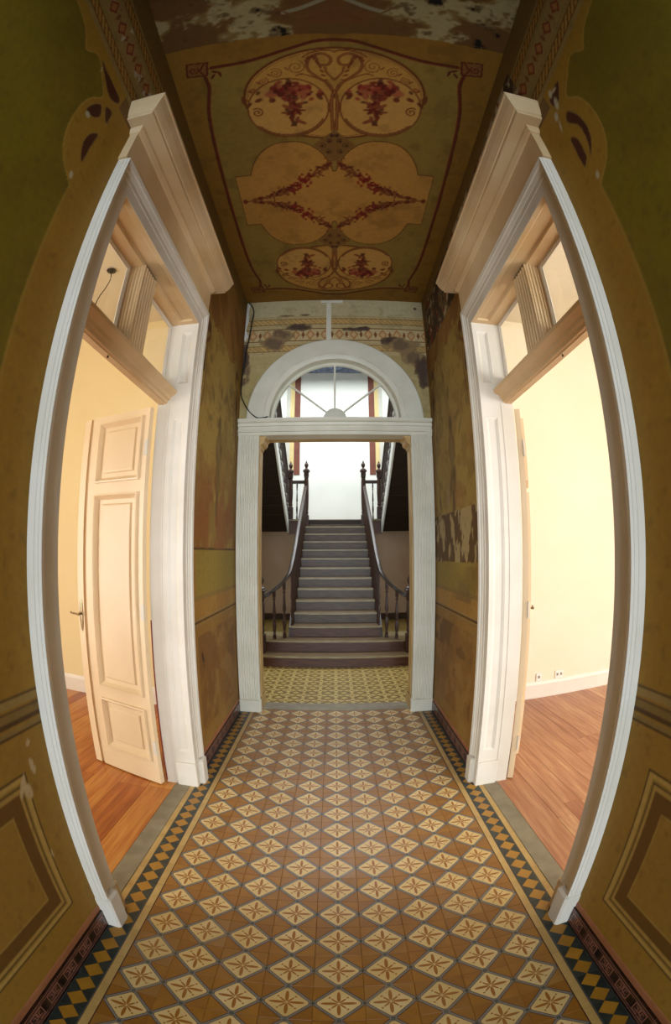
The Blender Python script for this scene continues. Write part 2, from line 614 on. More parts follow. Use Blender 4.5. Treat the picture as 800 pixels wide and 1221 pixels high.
class Canvas:
    def __init__(s, X, Y, base):
        s.X, s.Y = X, Y
        s.c = np.empty(X.shape + (3,))
        s.c[:] = srgb(base)

    def put(s, mask, color, alpha=1.0):
        col = np.array(srgb(color))
        a = np.clip(mask * alpha, 0, 1)[..., None]
        s.c = s.c * (1 - a) + col * a

    def _box(s, x0, x1, y0, y1):
        return np.where((s.X >= x0) & (s.X <= x1) & (s.Y >= y0) & (s.Y <= y1))

    def stroke(s, pts, w, color, alpha=1.0, soft=0.004):
        pts = np.array(pts, float)
        m = w + soft + 0.002
        idx = s._box(pts[:, 0].min() - m, pts[:, 0].max() + m, pts[:, 1].min() - m, pts[:, 1].max() + m)
        if len(idx[0]) == 0:
            return
        px, py = s.X[idx], s.Y[idx]
        d = np.full(px.shape, 9.0)
        for (ax, ay), (bx, by) in zip(pts[:-1], pts[1:]):
            vx, vy = bx - ax, by - ay
            t = np.clip(((px - ax) * vx + (py - ay) * vy) / (vx * vx + vy * vy + 1e-12), 0, 1)
            d = np.minimum(d, np.hypot(px - ax - t * vx, py - ay - t * vy))
        a = (1 - step(w / 2 - soft / 2, w / 2 + soft / 2, d))[:, None] * alpha
        s.c[idx] = s.c[idx] * (1 - a) + np.array(srgb(color)) * a

    def ell(s, cx, cy, rx, ry, ang, color, alpha=1.0, soft=0.15):
        r = max(rx, ry) * (1 + soft) + 0.002
        idx = s._box(cx - r, cx + r, cy - r, cy + r)
        if len(idx[0]) == 0:
            return
        x, y = s.X[idx] - cx, s.Y[idx] - cy
        ca, sa = math.cos(ang), math.sin(ang)
        u, v = (x * ca + y * sa) / rx, (-x * sa + y * ca) / ry
        a = (1 - step(1 - soft, 1 + soft, np.hypot(u, v)))[:, None] * alpha
        s.c[idx] = s.c[idx] * (1 - a) + np.array(srgb(color)) * a

    def poly(s, pts, color, alpha=1.0):
        pts = np.array(pts, float)
        idx = s._box(pts[:, 0].min(), pts[:, 0].max(), pts[:, 1].min(), pts[:, 1].max())
        x, y = s.X[idx], s.Y[idx]
        ins = np.zeros(x.shape, bool)
        n = len(pts)
        for i in range(n):
            (x1, y1), (x2, y2) = pts[i], pts[(i + 1) % n]
            cond = ((y1 > y) != (y2 > y))
            xin = (x2 - x1) * (y - y1) / (y2 - y1 + 1e-12) + x1
            ins ^= cond & (x < xin)
        a = (ins * alpha)[:, None]
        s.c[idx] = s.c[idx] * (1 - a) + np.array(srgb(color)) * a


def smooth_poly(pts, n=6, closed=True):
    """Catmull-Rom through the points"""
    P = [np.array(p, float) for p in pts]
    out = []
    N = len(P)
    for i in range(N if closed else N - 1):
        g = (lambda k: P[k % N]) if closed else (lambda k: P[min(max(k, 0), N - 1)])
        p0, p1, p2, p3 = g(i - 1), g(i), g(i + 1), g(i + 2)
        for t in np.linspace(0, 1, n, endpoint=False):
            out.append(0.5 * ((2 * p1) + (-p0 + p2) * t + (2 * p0 - 5 * p1 + 4 * p2 - p3) * t * t + (-p0 + 3 * p1 - 3 * p2 + p3) * t ** 3))
    if not closed:
        out.append(P[-1])
    return [tuple(p) for p in out]


def spiral_pts(cx, cy, r0, r1, a0, turns, n=40):
    return [(cx + (r0 + (r1 - r0) * t) * math.cos(a0 + turns * 2 * PI * t), cy + (r0 + (r1 - r0) * t) * math.sin(a0 + turns * 2 * PI * t)) for t in np.linspace(0, 1, n)]


def painted_grid(us, vs, place, canvas_fn, hole=None, extra=None):
    """grid mesh arrays; returns (verts Nx3, quads Mx4, colors Nx3)"""
    U, V = np.meshgrid(us, vs, indexing='ij')
    col = canvas_fn(U, V)
    verts = place(U.ravel(), V.ravel())
    nu, nv = len(us), len(vs)
    i, j = np.meshgrid(np.arange(nu - 1), np.arange(nv - 1), indexing='ij')
    i, j = i.ravel(), j.ravel()
    if hole is not None:
        cu = (us[i] + us[i + 1]) / 2
        cv = (vs[j] + vs[j + 1]) / 2
        keep = ~hole(cu, cv)
        i, j = i[keep], j[keep]
    a = i * nv + j
    quads = np.stack([a, a + nv, a + nv + 1, a + 1], 1)
    return verts, quads, col.reshape(-1, 3)


def fresco_object(name, grid, mb, mats, core_color, flip=False):
    """mesh = painted grid (material 0) + plain core boxes of mb (material 1)"""
    verts, quads, col = grid
    if flip:
        quads = quads[:, ::-1]
    used = np.unique(quads)
    remap = np.zeros(len(verts), int)
    remap[used] = np.arange(len(used))
    verts, col, quads = verts[used], col[used], remap[quads]
    nv0 = len(verts)
    ev = np.array(mb.v, float).reshape(-1, 3)
    V = np.concatenate([verts, ev])
    me = bpy.data.meshes.new(name)
    me.vertices.add(len(V))
    me.vertices.foreach_set('co', V.ravel())
    loops = list(quads.ravel())
    loops = np.concatenate([quads.ravel(), np.array([i + nv0 for f in mb.f for i in f], int)]) if mb.f else quads.ravel()
    tot = np.concatenate([np.full(len(quads), 4), np.array([len(f) for f in mb.f], int)]) if mb.f else np.full(len(quads), 4)
    start = np.concatenate([[0], np.cumsum(tot)[:-1]])
    me.loops.add(len(loops))
    me.loops.foreach_set('vertex_index', loops.astype(np.int32))
    me.polygons.add(len(tot))
    me.polygons.foreach_set('loop_start', start.astype(np.int32))
    me.polygons.foreach_set('loop_total', tot.astype(np.int32))
    me.polygons.foreach_set('material_index', np.concatenate([np.zeros(len(quads)), np.ones(len(mb.f))]).astype(np.int32))
    for m in mats:
        me.materials.append(m)
    me.update(calc_edges=True)
    at = me.color_attributes.new('Col', 'FLOAT_COLOR', 'POINT')
    C = np.ones((len(V), 4), np.float32)
    C[:nv0, :3] = col
    C[nv0:, :3] = srgb(core_color)
    at.data.foreach_set('color', C.ravel())
    return link(name, me)


# ------------------------------------------------------------------ dimensions
XW = 1.07                     # corridor half width
Y0, Y1 = 1.37, 2.81           # side door openings
ZH = 3.49                     # side door head
YE = 4.58                     # end wall, corridor face
YH = 4.88                     # end wall, hall face
ZC = 4.80                     # corridor ceiling
XJ = 1.285                    # room face of the corridor walls


def frieze(cv, along, zz, mirror=1):
    """painted frieze under the ceiling: rope, diamonds, rope"""
    X, Z = along, zz
    n = fbm(X * 3, Z * 3, 1)
    cv.put(step(4.02, 4.03, Z) * (Z < 4.56), '#8d7741' if not cv.light else '#baa777')
    for z0 in (4.115, 4.485):
        band = np.abs(Z - z0) < 0.036
        tw = (np.sin((X * 1.0 + (Z - z0) * 1.2) * 2 * PI / 0.06) > 0.1)
        cv.put(band, '#a5803a' if not cv.light else '#c9a868')
        cv.put(band & tw, '#7a4c1c' if not cv.light else '#b18e54')
        cv.put((np.abs(np.abs(Z - z0) - 0.038) < 0.004), '#5e3c18')
    m = np.abs((X % 0.17) - 0.085)
    s = m / 0.055 + np.abs(Z - 4.30) / 0.075
    cv.put((np.abs(Z - 4.30) < 0.10), '#967c48' if not cv.light else '#c6b283')
    cv.put(s < 1.0, '#7c3a20' if not cv.light else '#b07c4c')
    cv.put(s < 0.6, '#a4703e' if not cv.light else '#c9a878')
    s2 = np.abs((X % 0.17) - 0.085 - 0.085 * np.sign((X % 0.17) - 0.085)) / 0.02 + np.abs(Z - 4.30) / 0.05
    cv.put(s2 < 1, '#7c4a24')


SCROLL = [(0.10, 3.93), (0.249, 3.95), (0.40, 3.93), (0.50, 3.87), (0.535, 3.845), (0.60, 3.92), (0.66, 3.925), (0.736, 3.878),
          (0.843, 3.80), (0.785, 3.70), (0.758, 3.60), (0.762, 3.45), (0.80, 3.34), (0.86, 3.27), (0.94, 3.225), (0.97, 3.21)]
HOLES = [[(0.664, 3.945), (0.739, 3.945), (0.855, 3.95), (0.955, 3.95), (0.970, 3.905), (0.885, 3.855), (0.774, 3.893)],
         [(0.804, 3.606), (0.816, 3.678), (0.869, 3.749), (0.912, 3.691), (0.874, 3.631)],
         [(0.906, 3.78), (0.975, 3.81), (0.978, 3.707)],
         [(0.975, 3.60), (0.922, 3.545), (0.910, 3.46), (0.945, 3.385), (0.975, 3.376), (0.975, 3.487)]]
HOLES_R = [[(0.905, 3.728), (0.858, 3.627), (0.848, 3.518), (0.878, 3.43), (0.940, 3.372), (0.905, 3.454), (0.896, 3.573), (0.953, 3.68)],
           [(0.998, 3.589), (0.955, 3.538), (0.959, 3.411), (0.975, 3.385), (1.013, 3.37), (1.012, 3.508)],
           [(0.819, 3.945), (0.931, 3.835), (0.975, 3.881), (0.96, 3.945)]]


def side_wall_canvas(right):
    def fn(Y, Z):
        cv = Canvas(Y, Z, '#4d3a14')
        cv.light = False
        ks = 3 if right else 0
        n1 = fbm(Y * 2.2 + 5 * right, Z * 2.2, ks)
        n2 = fbm(Y * 7 + 9 * right, Z * 7, 1 + ks)
        n3 = fbm(Y * 22 + 3, Z * 22 + right * 7, 2)
        near = Y < 2.2
        # ---------------- near part: brown frame, olive-green field
        cv.put(near * 1.0, '#94701f')
        cv.put(near * step(0.45, 0.6, n1), '#8d6a1c', 0.7)
        g = near & (Y < 0.975) & (Z > 1.42) & (Z < 3.95)
        cv.put(g * 1.0, '#71620e')
        cv.put(g * step(0.42, 0.62, n1), '#69590c', 0.8)
        cv.put(g * step(0.5, 0.7, n2), '#776412', 0.5)
        edge = smooth_poly(SCROLL, 5, closed=False)
        cv.poly(edge + [(1.02, 3.2), (1.02, 4.04), (0.0, 4.04), (0.0, 3.93)], '#94701f')
        cv.poly([(-1.6, 3.93), (0.12, 3.93), (0.12, 4.04), (-1.6, 4.04)], '#94701f')
        cv.stroke(edge, 0.010, '#a5853a', 0.8)
        for h in (HOLES_R if right else HOLES):
            hp = smooth_poly(h, 4)
            cv.poly(hp, '#48200c')
            cv.stroke(hp + hp[:1], 0.007, '#8f743a', 0.7)
        cv.stroke([(0.970, 1.45), (0.972, 3.21)], 0.010, '#a08034', 0.7)
        chips = ([(0.896, 3.942, .03, .012), (0.94, 3.86, .02, .045), (1.0, 3.80, .02, .03), (1.013, 3.72, .008, .04), (0.96, 3.26, .015, .02), (0.935, 3.96, .02, .03)] if right else
                 [(0.83, 3.60, .02, .018), (0.95, 3.255, .014, .02), (0.71, 3.90, .006, .02), (0.42, 4.07, .012, .03), (0.86, 4.22, .03, .05), (1.0, 4.25, .02, .05), (1.06, 4.2, .02, .04), (0.6, 4.3, .015, .03)])
        for (a, b, rx, ry) in chips:
            cv.ell(a, b, rx, ry, 0.3, '#b3ad8e', 0.9, 0.3)
        # ---------------- dado of the near part
        d = near & (Z < 1.30)
        cv.put(d * 1.0, '#8f6c22')
        for z0, w, c in ((1.285, .012, '#57401a'), (1.262, .030, '#8f7640'), (1.238, .010, '#5e4520'), (1.215, .026, '#7c632f'), (1.192, .018, '#4e3612'), (1.168, .020, '#846a34'), (1.150, .008, '#473010')):
            cv.put((near & (np.abs(Z - z0) < w / 2)) * 1.0, c)
        ya, yb, za, zb = 0.12, 1.055, 0.308, 1.003
        for ins, c in ((0.0, '#4e3714'), (0.008, '#ab8c46'), (0.030, '#8f702c'), (0.040, '#5a4218'), (0.052, '#9f7f3c'), (0.066, '#644410'), (0.135, '#9a7a38'), (0.143, '#8d6a24')):
            r = near & (Y > ya + ins) & (Y < yb - ins) & (Z > za + ins) & (Z < zb - ins)
            cv.put(r * 1.0, c)
        if not right:
            cv.ell(1.02, 0.955, .05, .012, 1.0, '#b29c72')
            cv.ell(1.045, 0.925, .022, .035, 0.3, '#b29c72')
            cv.ell(1.105, 1.005, .014, .035, 0.2, '#b29c72')
            cv.ell(1.11, 1.10, .012, .012, 0, '#b29c72')
            cv.ell(1.06, 0.61, .008, .02, 0, '#b29c72')
        # ---------------- over the door: plain brown, flaking on the right wall
        over = (Y > 1.0) & (Y < 3.1) & (Z > 3.9)
        cv.put(over * 1.0, '#6e5026')
        # ---------------- far part
        far = Y > 2.9
        cv.put(far * 1.0, '#a07c38')
        cv.put(far * step(0.40, 0.62, n1), '#b0843c', 0.7)
        cv.put(far * step(0.52, 0.66, n2), '#8d6c30', 0.7)
        fld = far & (Y > 3.06) & (Y < 4.50) & (Z > 1.80)
        cv.put(fld * 1.0, '#a58940')
        cv.put(fld * step(0.45, 0.65, n2), '#8e7030', 0.8)
        cv.put(fld * step(0.50, 0.75, n1) * step(3.5, 2.3, Z), '#946634', 0.6)
        for y0 in (3.06, 3.10, 4.50, 4.45):
            cv.put((far & (np.abs(Y - y0) < 0.006) & (Z > 1.81)) * 1.0, '#4f381a')
        # art nouveau corners and the central urn
        for cy, sg in ((3.10, 1), (4.46, -1)):
            cv.stroke(smooth_poly([(cy, 2.9), (cy + sg * .03, 3.2), (cy + sg * .02, 3.45), (cy + sg * .16, 3.62), (cy + sg * .08, 3.75)], 8, False), 0.035, '#6a3c1a', 0.8)
            cv.stroke(smooth_poly([(cy + sg * .09, 2.95), (cy + sg * .14, 3.25), (cy + sg * .10, 3.5)], 8, False), 0.022, '#74441f', 0.8)
            cv.ell(cy + sg * .06, 3.35, .03, .12, 0.1, '#4a2410', 0.9)
            cv.ell(cy + sg * .10, 3.68, .06, .05, 0.5, '#5a2c14', 0.8)
        c0 = 3.80
        for a, b, rx, ry, an, c in ((0, 2.95, .05, .10, 0, '#5e4a22'), (0, 2.72, .10, .16, 0, '#6f5426'), (0, 2.70, .05, .12, 0, '#8c7240'), (0, 2.42, .09, .14, 0, '#64491f'),
                                    (0.02, 2.40, .05, .09, .2, '#86682f'), (0, 2.18, .05, .14, 0, '#5b4120'), (0.0, 2.05, .05, .05, 0, '#8c4a28'), (0, 3.28, .03, .08, 0, '#6d5527')):
            cv.ell(c0 + a, b, rx, ry, an, c, 0.75, 0.3)
        for k in range(14):
            rr = random.Random(k + 50 * right)
            cv.ell(3.2 + rr.random() * 1.2, 2.0 + rr.random() * 1.7, .02 + rr.random() * .03, .03 + rr.random() * .06, rr.random() * 3, '#55401c', 0.5, 0.5)
        cv.c = np.where(far[..., None], cv.c, cv.c)
        top = far & (Z > 3.78 + 0.3 * (n2 - .5))
        cv.put(top * .85, '#94682c')
        cv.put(top * step(0.5, 0.6, fbm((Y + Z) * 6, (Y - Z) * 1.5, 4)), '#7e5320', 0.8)
        # lower zone of the far part
        low = far & (Z < 1.81)
        cv.put(low * 1.0, '#b08840')
        cv.put(low * step(0.4, 0.65, n1), '#a27632', 0.8)
        midz = far & (Z > 1.42) & (Z < 1.80) & (Y > 3.2)
        cv.put(midz * 1.0, '#9c8436')
        for z0, w, c in ((1.81, .012, '#50381a'), (1.42, .03, '#93753a'), (1.25, .02, '#a08248'), (1.23, .014, '#5a3c18'), (1.20, .02, '#9a7b42')):
            cv.put((far & (np.abs(Z - z0) < w / 2)) * 1.0, c)
        pan = far & (Y > 3.22) & (Y < 4.44) & (Z > 0.30) & (Z < 1.12)
        cv.put(pan * 1.0, '#9c7032')
        cv.put(pan * step(0.45, 0.62, n2), '#ac8244', 0.8)
        cv.put(pan * step(0.6, 0.7, n1), '#845828', 0.7)
        for z0 in (0.24,):
            cv.put((far & (np.abs(Z - z0) < 0.007)) * 1.0, '#a68450')
        if right:
            dmg = far & (Z > 1.66 + 0.06 * n1) & (Z < 2.14)
            cv.put(dmg * 1.0, '#644820')
            cv.put(dmg * step(0.5, 0.56, fbm(Y * 9, Z * 5, 3)), '#b09a68')
            cv.put((far & (Z < 1.66) & (Z > 1.35)) * step(0.4, 0.7, n1), '#7a6030', 0.8)
            cv.put((far & (Z < 1.12) & (Z > 0.85)) * step(0.45, 0.5, fbm(Y * 5, Z * 5, 5)), '#7c5826', 0.8)
            cv.ell(4.0, 2.30, .06, .12, 0, '#a08c62', 0.7, 0.5)
        else:
            st = far * (Z > 1.81) * step(2.75, 2.2, Z + .5 * (n1 - .5))
            cv.put(st * step(0.40, 0.60, fbm(Y * 6, Z * 3, 3)), '#915a2a', 0.8)
            cv.put((far & (Y < 3.14) & (Z < 1.1)) * step(0.4, 0.5, n2), '#94875c', 0.8)
            cv.ell(3.33, 0.93, .02, .05, 0.4, '#22160c', 0.9)
            cv.ell(3.36, 0.87, .008, .04, -0.3, '#22160c', 0.9)
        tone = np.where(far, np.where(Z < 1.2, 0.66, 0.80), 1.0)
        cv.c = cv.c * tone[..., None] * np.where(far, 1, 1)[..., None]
        # ---------------- frieze on the whole wall
        f = Canvas(Y, Z, '#000000')
        f.light = False
        f.c = cv.c
        msk = (Y < 1.3) | right
        save = cv.c.copy()
        frieze(f, Y, Z)
        cv.c = np.where((msk & (Z > 4.02))[..., None], f.c, save)
        cv.put((Z > 4.555) * 1.0, '#705826')
        if right:
            fl = (Y > 1.15) & (Y < 4.5) & (Z > 4.02) & (Z < 4.62)
            cv.put(fl * 1.0, '#3a2a18')
            cv.put(fl * step(0.50, 0.55, fbm(Y * 8, Z * 8, 2)), '#6e5a3c')
            cv.put(fl * step(0.60, 0.64, fbm(Y * 11, Z * 11, 4)), '#a39776')
            cv.put(fl * step(0.62, 0.66, fbm(Y * 9 + 7, Z * 9, 5)), '#6e2c16')
        else:
            cv.put(((Y < 1.3) & (Z > 4.2) & (Z < 4.42)) * step(0.66, 0.69, fbm(Y * 12, Z * 12, 2)), '#b4ad90')
        cv.put(step(0.62, 0.8, n3), '#4a3818', 0.25)
        return np.clip(cv.c, 0, 1)
    return fn


def ceiling_canvas(X, Y):
    cv = Canvas(np.abs(X), np.abs(Y - 2.775), '#85601e')
    U, V = cv.X, cv.Y
    n1 = fbm(X * 2 + 4, Y * 2, 0)
    n2 = fbm(X * 8, Y * 8, 1)
    RED, DK, TAN, BR = '#5c1f10', '#40200e', '#a97c38', '#7a4a20'
    # frame field
    frame = [(0.0, 1.665), (0.12, 1.655), (0.28, 1.60), (0.45, 1.545), (0.60, 1.515), (0.80, 1.51)]
    side = [(0.855, 1.45), (0.842, 1.34), (0.865, 1.22), (0.895, 1.05), (0.915, 0.7), (0.925, 0.0)]
    fl = smooth_poly(frame, 6, False)
    sd = smooth_poly(side, 6, False)
    cv.poly([(-0.02, -0.02), (-0.02, 1.665)] + fl + sd + [(0.925, -0.02)], '#8b7230')
    cv.put(step(0.45, 0.65, n1) * (U < 0.925) * (V < 1.5), '#806628', 0.5)
    for dx, c, w in ((0, RED, 0.026), (0.012, DK, 0.006), (-0.013, '#8a5024', 0.005)):
        cv.stroke([(a, b + dx) for a, b in fl], w, c, 0.95)
        cv.stroke([(a + dx, b) for a, b in sd], w, c, 0.95)
    # corner blocks
    cv.poly([(0.83, 1.44), (0.98, 1.46), (0.96, 1.59), (0.81, 1.57)], '#5a2412')
    cv.poly([(0.845, 1.455), (0.965, 1.472), (0.948, 1.578), (0.826, 1.56)], '#7c5424')
    cv.stroke(spiral_pts(0.92, 1.515, .035, .004, 2.5, 1.4), .010, RED)
    cv.stroke([(0.84, 1.56), (0.88, 1.50), (0.86, 1.46)], .012, RED)
    for a, b, an in ((.78, 1.47, .4), (.75, 1.44, 1.4), (.80, 1.43, 2.2)):
        cv.ell(a, b, .028, .010, an, RED)
    # big ovals (one at each end): cream fill with ring
    ex, ey, rx, ry = 0.0, 1.155, 0.62, 0.44
    cv.ell(ex, ey, rx, ry, 0, '#b98c40', 1, 0.006)
    ring = [(rx * math.cos(t), ey + ry * math.sin(t)) for t in np.linspace(0, 2 * PI, 90)]
    cv.stroke(ring, .020, '#6b3a18')
    cv.stroke([(a * .965, ey + (b - ey) * .95) for a, b in ring], .006, '#8a5a28')
    # circle with its own ring
    cx, cy, r = 0.325, 1.035, 0.285
    cv.ell(cx, cy, r, r * 1.03, 0, '#c0934a', 1, 0.008)
    circ = [(cx + r * math.cos(t), cy + r * 1.03 * math.sin(t)) for t in np.linspace(0, 2 * PI, 70)]
    cv.stroke(circ, .013, '#7a4822')
    # volutes between circle and oval
    for a in ((0.25, 1.43, .062, 2), (0.385, 1.385, .046, 1), (0.475, 1.32, .036, 2), (0.55, 1.24, .022, 0)):
        cv.stroke(spiral_pts(a[0], a[1], a[2], .006, a[3], 1.8), .009, '#8a5026', .9)
        cv.ell(a[0] + a[2], a[1] - .01, .02, .007, .8, '#7c4420')
    # central lyre scroll at the outer end
    for L, w in (([(0.0, 1.16), (0.03, 1.25), (0.10, 1.32), (0.17, 1.40), (0.165, 1.50), (0.09, 1.545), (0.03, 1.51), (0.035, 1.45), (0.09, 1.44), (0.115, 1.475)], .022),
                 ([(0.0, 1.30), (0.05, 1.37), (0.06, 1.42)], .016), ([(0.02, 1.2), (0.075, 1.29), (0.20, 1.36), (0.25, 1.35)], .012),
                 ([(0.0, 1.56), (0.05, 1.575), (0.14, 1.56), (0.2, 1.52)], .014), ([(0.012, 0.80), (0.018, 0.95), (0.02, 1.10), (0.0, 1.20)], .026)):
        cv.stroke(smooth_poly(L, 7, False), w, '#743c1a', .95)
        cv.stroke(smooth_poly(L, 7, False), w * .3, '#a06a34', .8)
    for k in range(12):
        t = k / 11
        cv.ell(0.06 + .12 * t, 1.30 + .22 * math.sin(t * 2.2), .020, .009, t * 4, '#7a3c1a', .9)
    # volute at the outer side of each circle, leaves along the bottom of the ring
    cv.stroke(spiral_pts(0.545, 1.02, .045, .008, 1.0, 1.5), .013, '#7c4a20')
    cv.ell(.625, 1.155, .045, .02, 1.5, '#6b3a18')
    cv.ell(.60, 1.10, .035, .014, 2.3, '#6b3a18')
    for k in range(16):
        t = -2.6 + k * .13
        cv.ell(cx + (r - .01) * math.cos(t), cy + (r - .01) * math.sin(t), .035, .010, t + 1.2, '#7a4822', .9)
    # roses and hanging garland in each circle
    rr = random.Random(5)
    for k in range(110):
        a = min(max(rr.gauss(0.31, .085), .10), .53)
        b = 1.225 + rr.gauss(0, .032) - abs(a - .32) * .30
        cv.ell(a, b, .018 + rr.random() * .018, .013 + rr.random() * .012, rr.random() * 3, rr.choice(['#641812', '#7e2218', '#4c1c10', '#98402a', '#5a3018', '#a8603a', '#70201a']), .9, .3)
    for k in range(80):
        t = rr.random()
        a = 0.33 - .03 * math.sin(t * 5) + (-.07) * t + rr.gauss(0, .024)
        b = 1.20 - t * .34
        cv.ell(a, b, .020 + rr.random() * .016, .009 + rr.random() * .008, rr.random() * 3, rr.choice(['#641e14', '#7a3420', '#5a3418', '#8a4426']), .9, .3)
    # middle field: stepped lobes
    lob = ((np.abs(U - 0.35) / 0.365) ** 2.3 + (V / 0.685) ** 2.3) < 1
    mid = lob | ((V < 0.33) & (U < 0.815))
    lob2 = ((np.abs(U - 0.35) / 0.377) ** 2.3 + (V / 0.697) ** 2.3) < 1
    mid2 = lob2 | ((V < 0.342) & (U < 0.827))
    cv.put(mid2 * 1.0, '#6e4a20')
    cv.put(mid * 1.0, '#b4853c')
    cv.put(mid * step(.45, .7, n1), '#a27434', .6)
    g = smooth_poly([(0.02, .455), (.10, .36), (.26, .205), (.42, .105), (.60, .035), (.78, .0)], 8, False)
    cv.stroke(g, .010, '#7a4420')
    for k in range(170):
        t = .08 + .84 * rr.random()
        i = min(int(t * (len(g) - 1)), len(g) - 1)
        w = math.sin(PI * min(1, t * 1.15)) * .040 + .004
        cv.ell(g[i][0] + rr.gauss(0, w * .5), g[i][1] + rr.gauss(0, w * .7), .013 + rr.random() * .018, .007 + rr.random() * .008, rr.random() * 3,
               rr.choice(['#7a4420', '#6a2c1a', '#8a5426', '#5a2412']) if abs(t - .45) > .12 else rr.choice(['#7c1c16', '#641410', '#8a2c20']), .9, .3)
    cv.ell(.785, .0, .022, .03, 0, '#6a3018')
    cv.stroke(spiral_pts(.045, .475, .035, .008, 0, 1.2), .010, '#7a4420')
    # small arabesque between the fields
    cv.poly([(-.01, .44), (.05, .50), (.11, .58), (.16, .645), (.10, .70), (.04, .76), (-.01, .82)], '#7e5c2a')
    for a, b, ra in ((.045, .56, .03), (.09, .63, .03), (.04, .68, .026), (.02, .74, .018)):
        cv.stroke(spiral_pts(a, b, ra, .006, 1, 1.3), .008, '#54301a')
        cv.ell(a, b, .010, .010, 0, '#3f241e')
    cv.put(step(.55, .75, n2), '#4d3416', .25)
    # flaking plaster near the entrance
    dm = Y < 1.05 + 0.01 * n2
    cv.put(dm * 1.0, '#644620')
    f1 = fbm(X * 3.2 + 1, Y * 5, 2)
    f2 = fbm(X * 9 + 1, Y * 11, 3)
    sx = step(.12, .45, np.abs(X))
    cv.put(dm * step(.50, .58, f1 * (.6 + .4 * sx) + .25 * (f2 - .5)), '#7d6636', .9)
    cv.put(dm * step(.52, .62, f1 * (.5 + .5 * sx) + .5 * (f2 - .5)), '#a3976c', .85)
    cv.put(dm * step(.56, .66, f2), '#503818', .8)
    cv.put(dm * step(.70, .73, f2) * step(.1, .3, np.abs(X)), '#15110c')
    cv.put(dm * (np.abs(X) < .25) * step(.4, .6, f2), '#6c4420', .8)
    c2 = Canvas(X, Y, '#000000')
    c2.c = cv.c
    for sg in (-1, 1):
        c2.stroke(smooth_poly([(sg * .30, .86), (sg * .2, .83), (sg * .1, .78), (sg * .03, .74)], 6, False), .03, '#8a8266')
        c2.stroke(smooth_poly([(sg * .36, .80), (sg * .22, .90), (sg * .12, .88)], 6, False), .012, '#6e4c22')
    return np.clip(c2.c, 0, 1)


def far_wall_canvas(X, Z):
    cv = Canvas(X, Z, '#b3a270')
    cv.light = True
    n1 = fbm(X * 3, Z * 3, 0)
    n2 = fbm(X * 9, Z * 9, 3)
    cv.put(step(.4, .6, n1), '#a89762', .7)
    cv.put((Z > 4.56) * 1.0, '#bcb088')
    frieze(cv, X + 0.03, Z)
    cv.put(((np.abs(Z - 4.22) < 0.005) | (np.abs(Z - 4.385) < .005)) * 1.0, '#7b5a2c')
    # damp stains
    for (x, z, rx, rz, k) in ((-.46, 4.40, .19, .06, 0), (-.60, 4.31, .18, .09, 1), (-.72, 4.20, .13, .09, 1), (.20, 4.37, .15, .035, 0), (.34, 4.38, .08, .03, 0),
                              (.66, 4.22, .13, .06, 0), (.82, 4.16, .20, .10, 1), (.92, 4.02, .15, .14, 1), (1.02, 3.85, .09, .22, 0), (-.58, 4.575, .13, .018, 1), (-.36, 4.58, .07, .015, 1),
                              (-1.05, 4.0, .05, .3, 0), (-1.0, 3.8, .03, .10, 1), (.98, 4.7, .02, .02, 0)):
        d = np.hypot((X - x) / rx, (Z - z) / rz) + (n2 - .5) * 1.6
        cv.put(step(1.05, .85, d), '#8d7450' if k else '#5a4636', .9)
        cv.put(step(.75, .45, d), '#4a3a30' if not k else '#6d5a44', .85)
    cv.put(step(.6, .75, n2), '#7a7048', .3)
    return np.clip(cv.c, 0, 1)


# ------------------------------------------------------------------ corridor walls
ys_w = np.unique(np.concatenate([np.arange(YF, 0.1, 0.10), np.arange(0.1, 1.26, 0.0085), np.arange(1.26, 2.90, 0.03), np.arange(2.90, YE, 0.010), [YE]]).round(4))
zs_w = np.unique(np.concatenate([np.arange(0, 4.80, 0.0095), [ZC, 3.6]]).round(4))


def wall_hole(cy, cz):
    return (cy > 1.30) & (cy < 2.87) & (cz < 3.56)


for sg, nm, lab in ((-1, 'wall_left', 'left corridor wall with olive green field, painted brown frame, dado and frieze'),
                    (1, 'wall_right', 'right corridor wall with olive green field, painted dado and flaking frieze')):
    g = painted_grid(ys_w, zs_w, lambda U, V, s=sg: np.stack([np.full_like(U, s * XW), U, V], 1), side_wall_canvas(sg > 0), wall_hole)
    core = MB()
    xa, xb = sg * (XW + 0.002), sg * XJ
    core.box(xa, xb, YF, Y0 - 0.02, 0, ZC + 0.1)
    core.box(xa, xb, Y1 + 0.02, YE, 0, ZC + 0.1)
    core.box(xa, xb, Y0 - 0.02, Y1 + 0.02, ZH + 0.02, ZC + 0.1)
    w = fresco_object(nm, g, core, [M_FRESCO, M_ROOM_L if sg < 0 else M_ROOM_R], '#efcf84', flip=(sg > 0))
    tag(w, lab, 'wall', 'structure')

# ceiling
xs_c = np.linspace(-XW, XW, 310)
ys_c = np.unique(np.concatenate([np.arange(YF, 0.6, 0.06), np.arange(0.6, YE, 0.0068), [YE]]).round(4))
g = painted_grid(xs_c, ys_c, lambda U, V: np.stack([U, V, np.full_like(U, ZC)], 1), ceiling_canvas)
core = MB().box(-XW, XW, YF, YE, ZC + 0.002, ZC + 0.1)
c_ = fresco_object('ceiling', g, core, [M_FRESCO_C, M_OUTER], '#85601e', flip=True)
tag(c_, 'corridor ceiling painted with ovals, rose garlands and a dark red frame line', 'ceiling', 'structure')

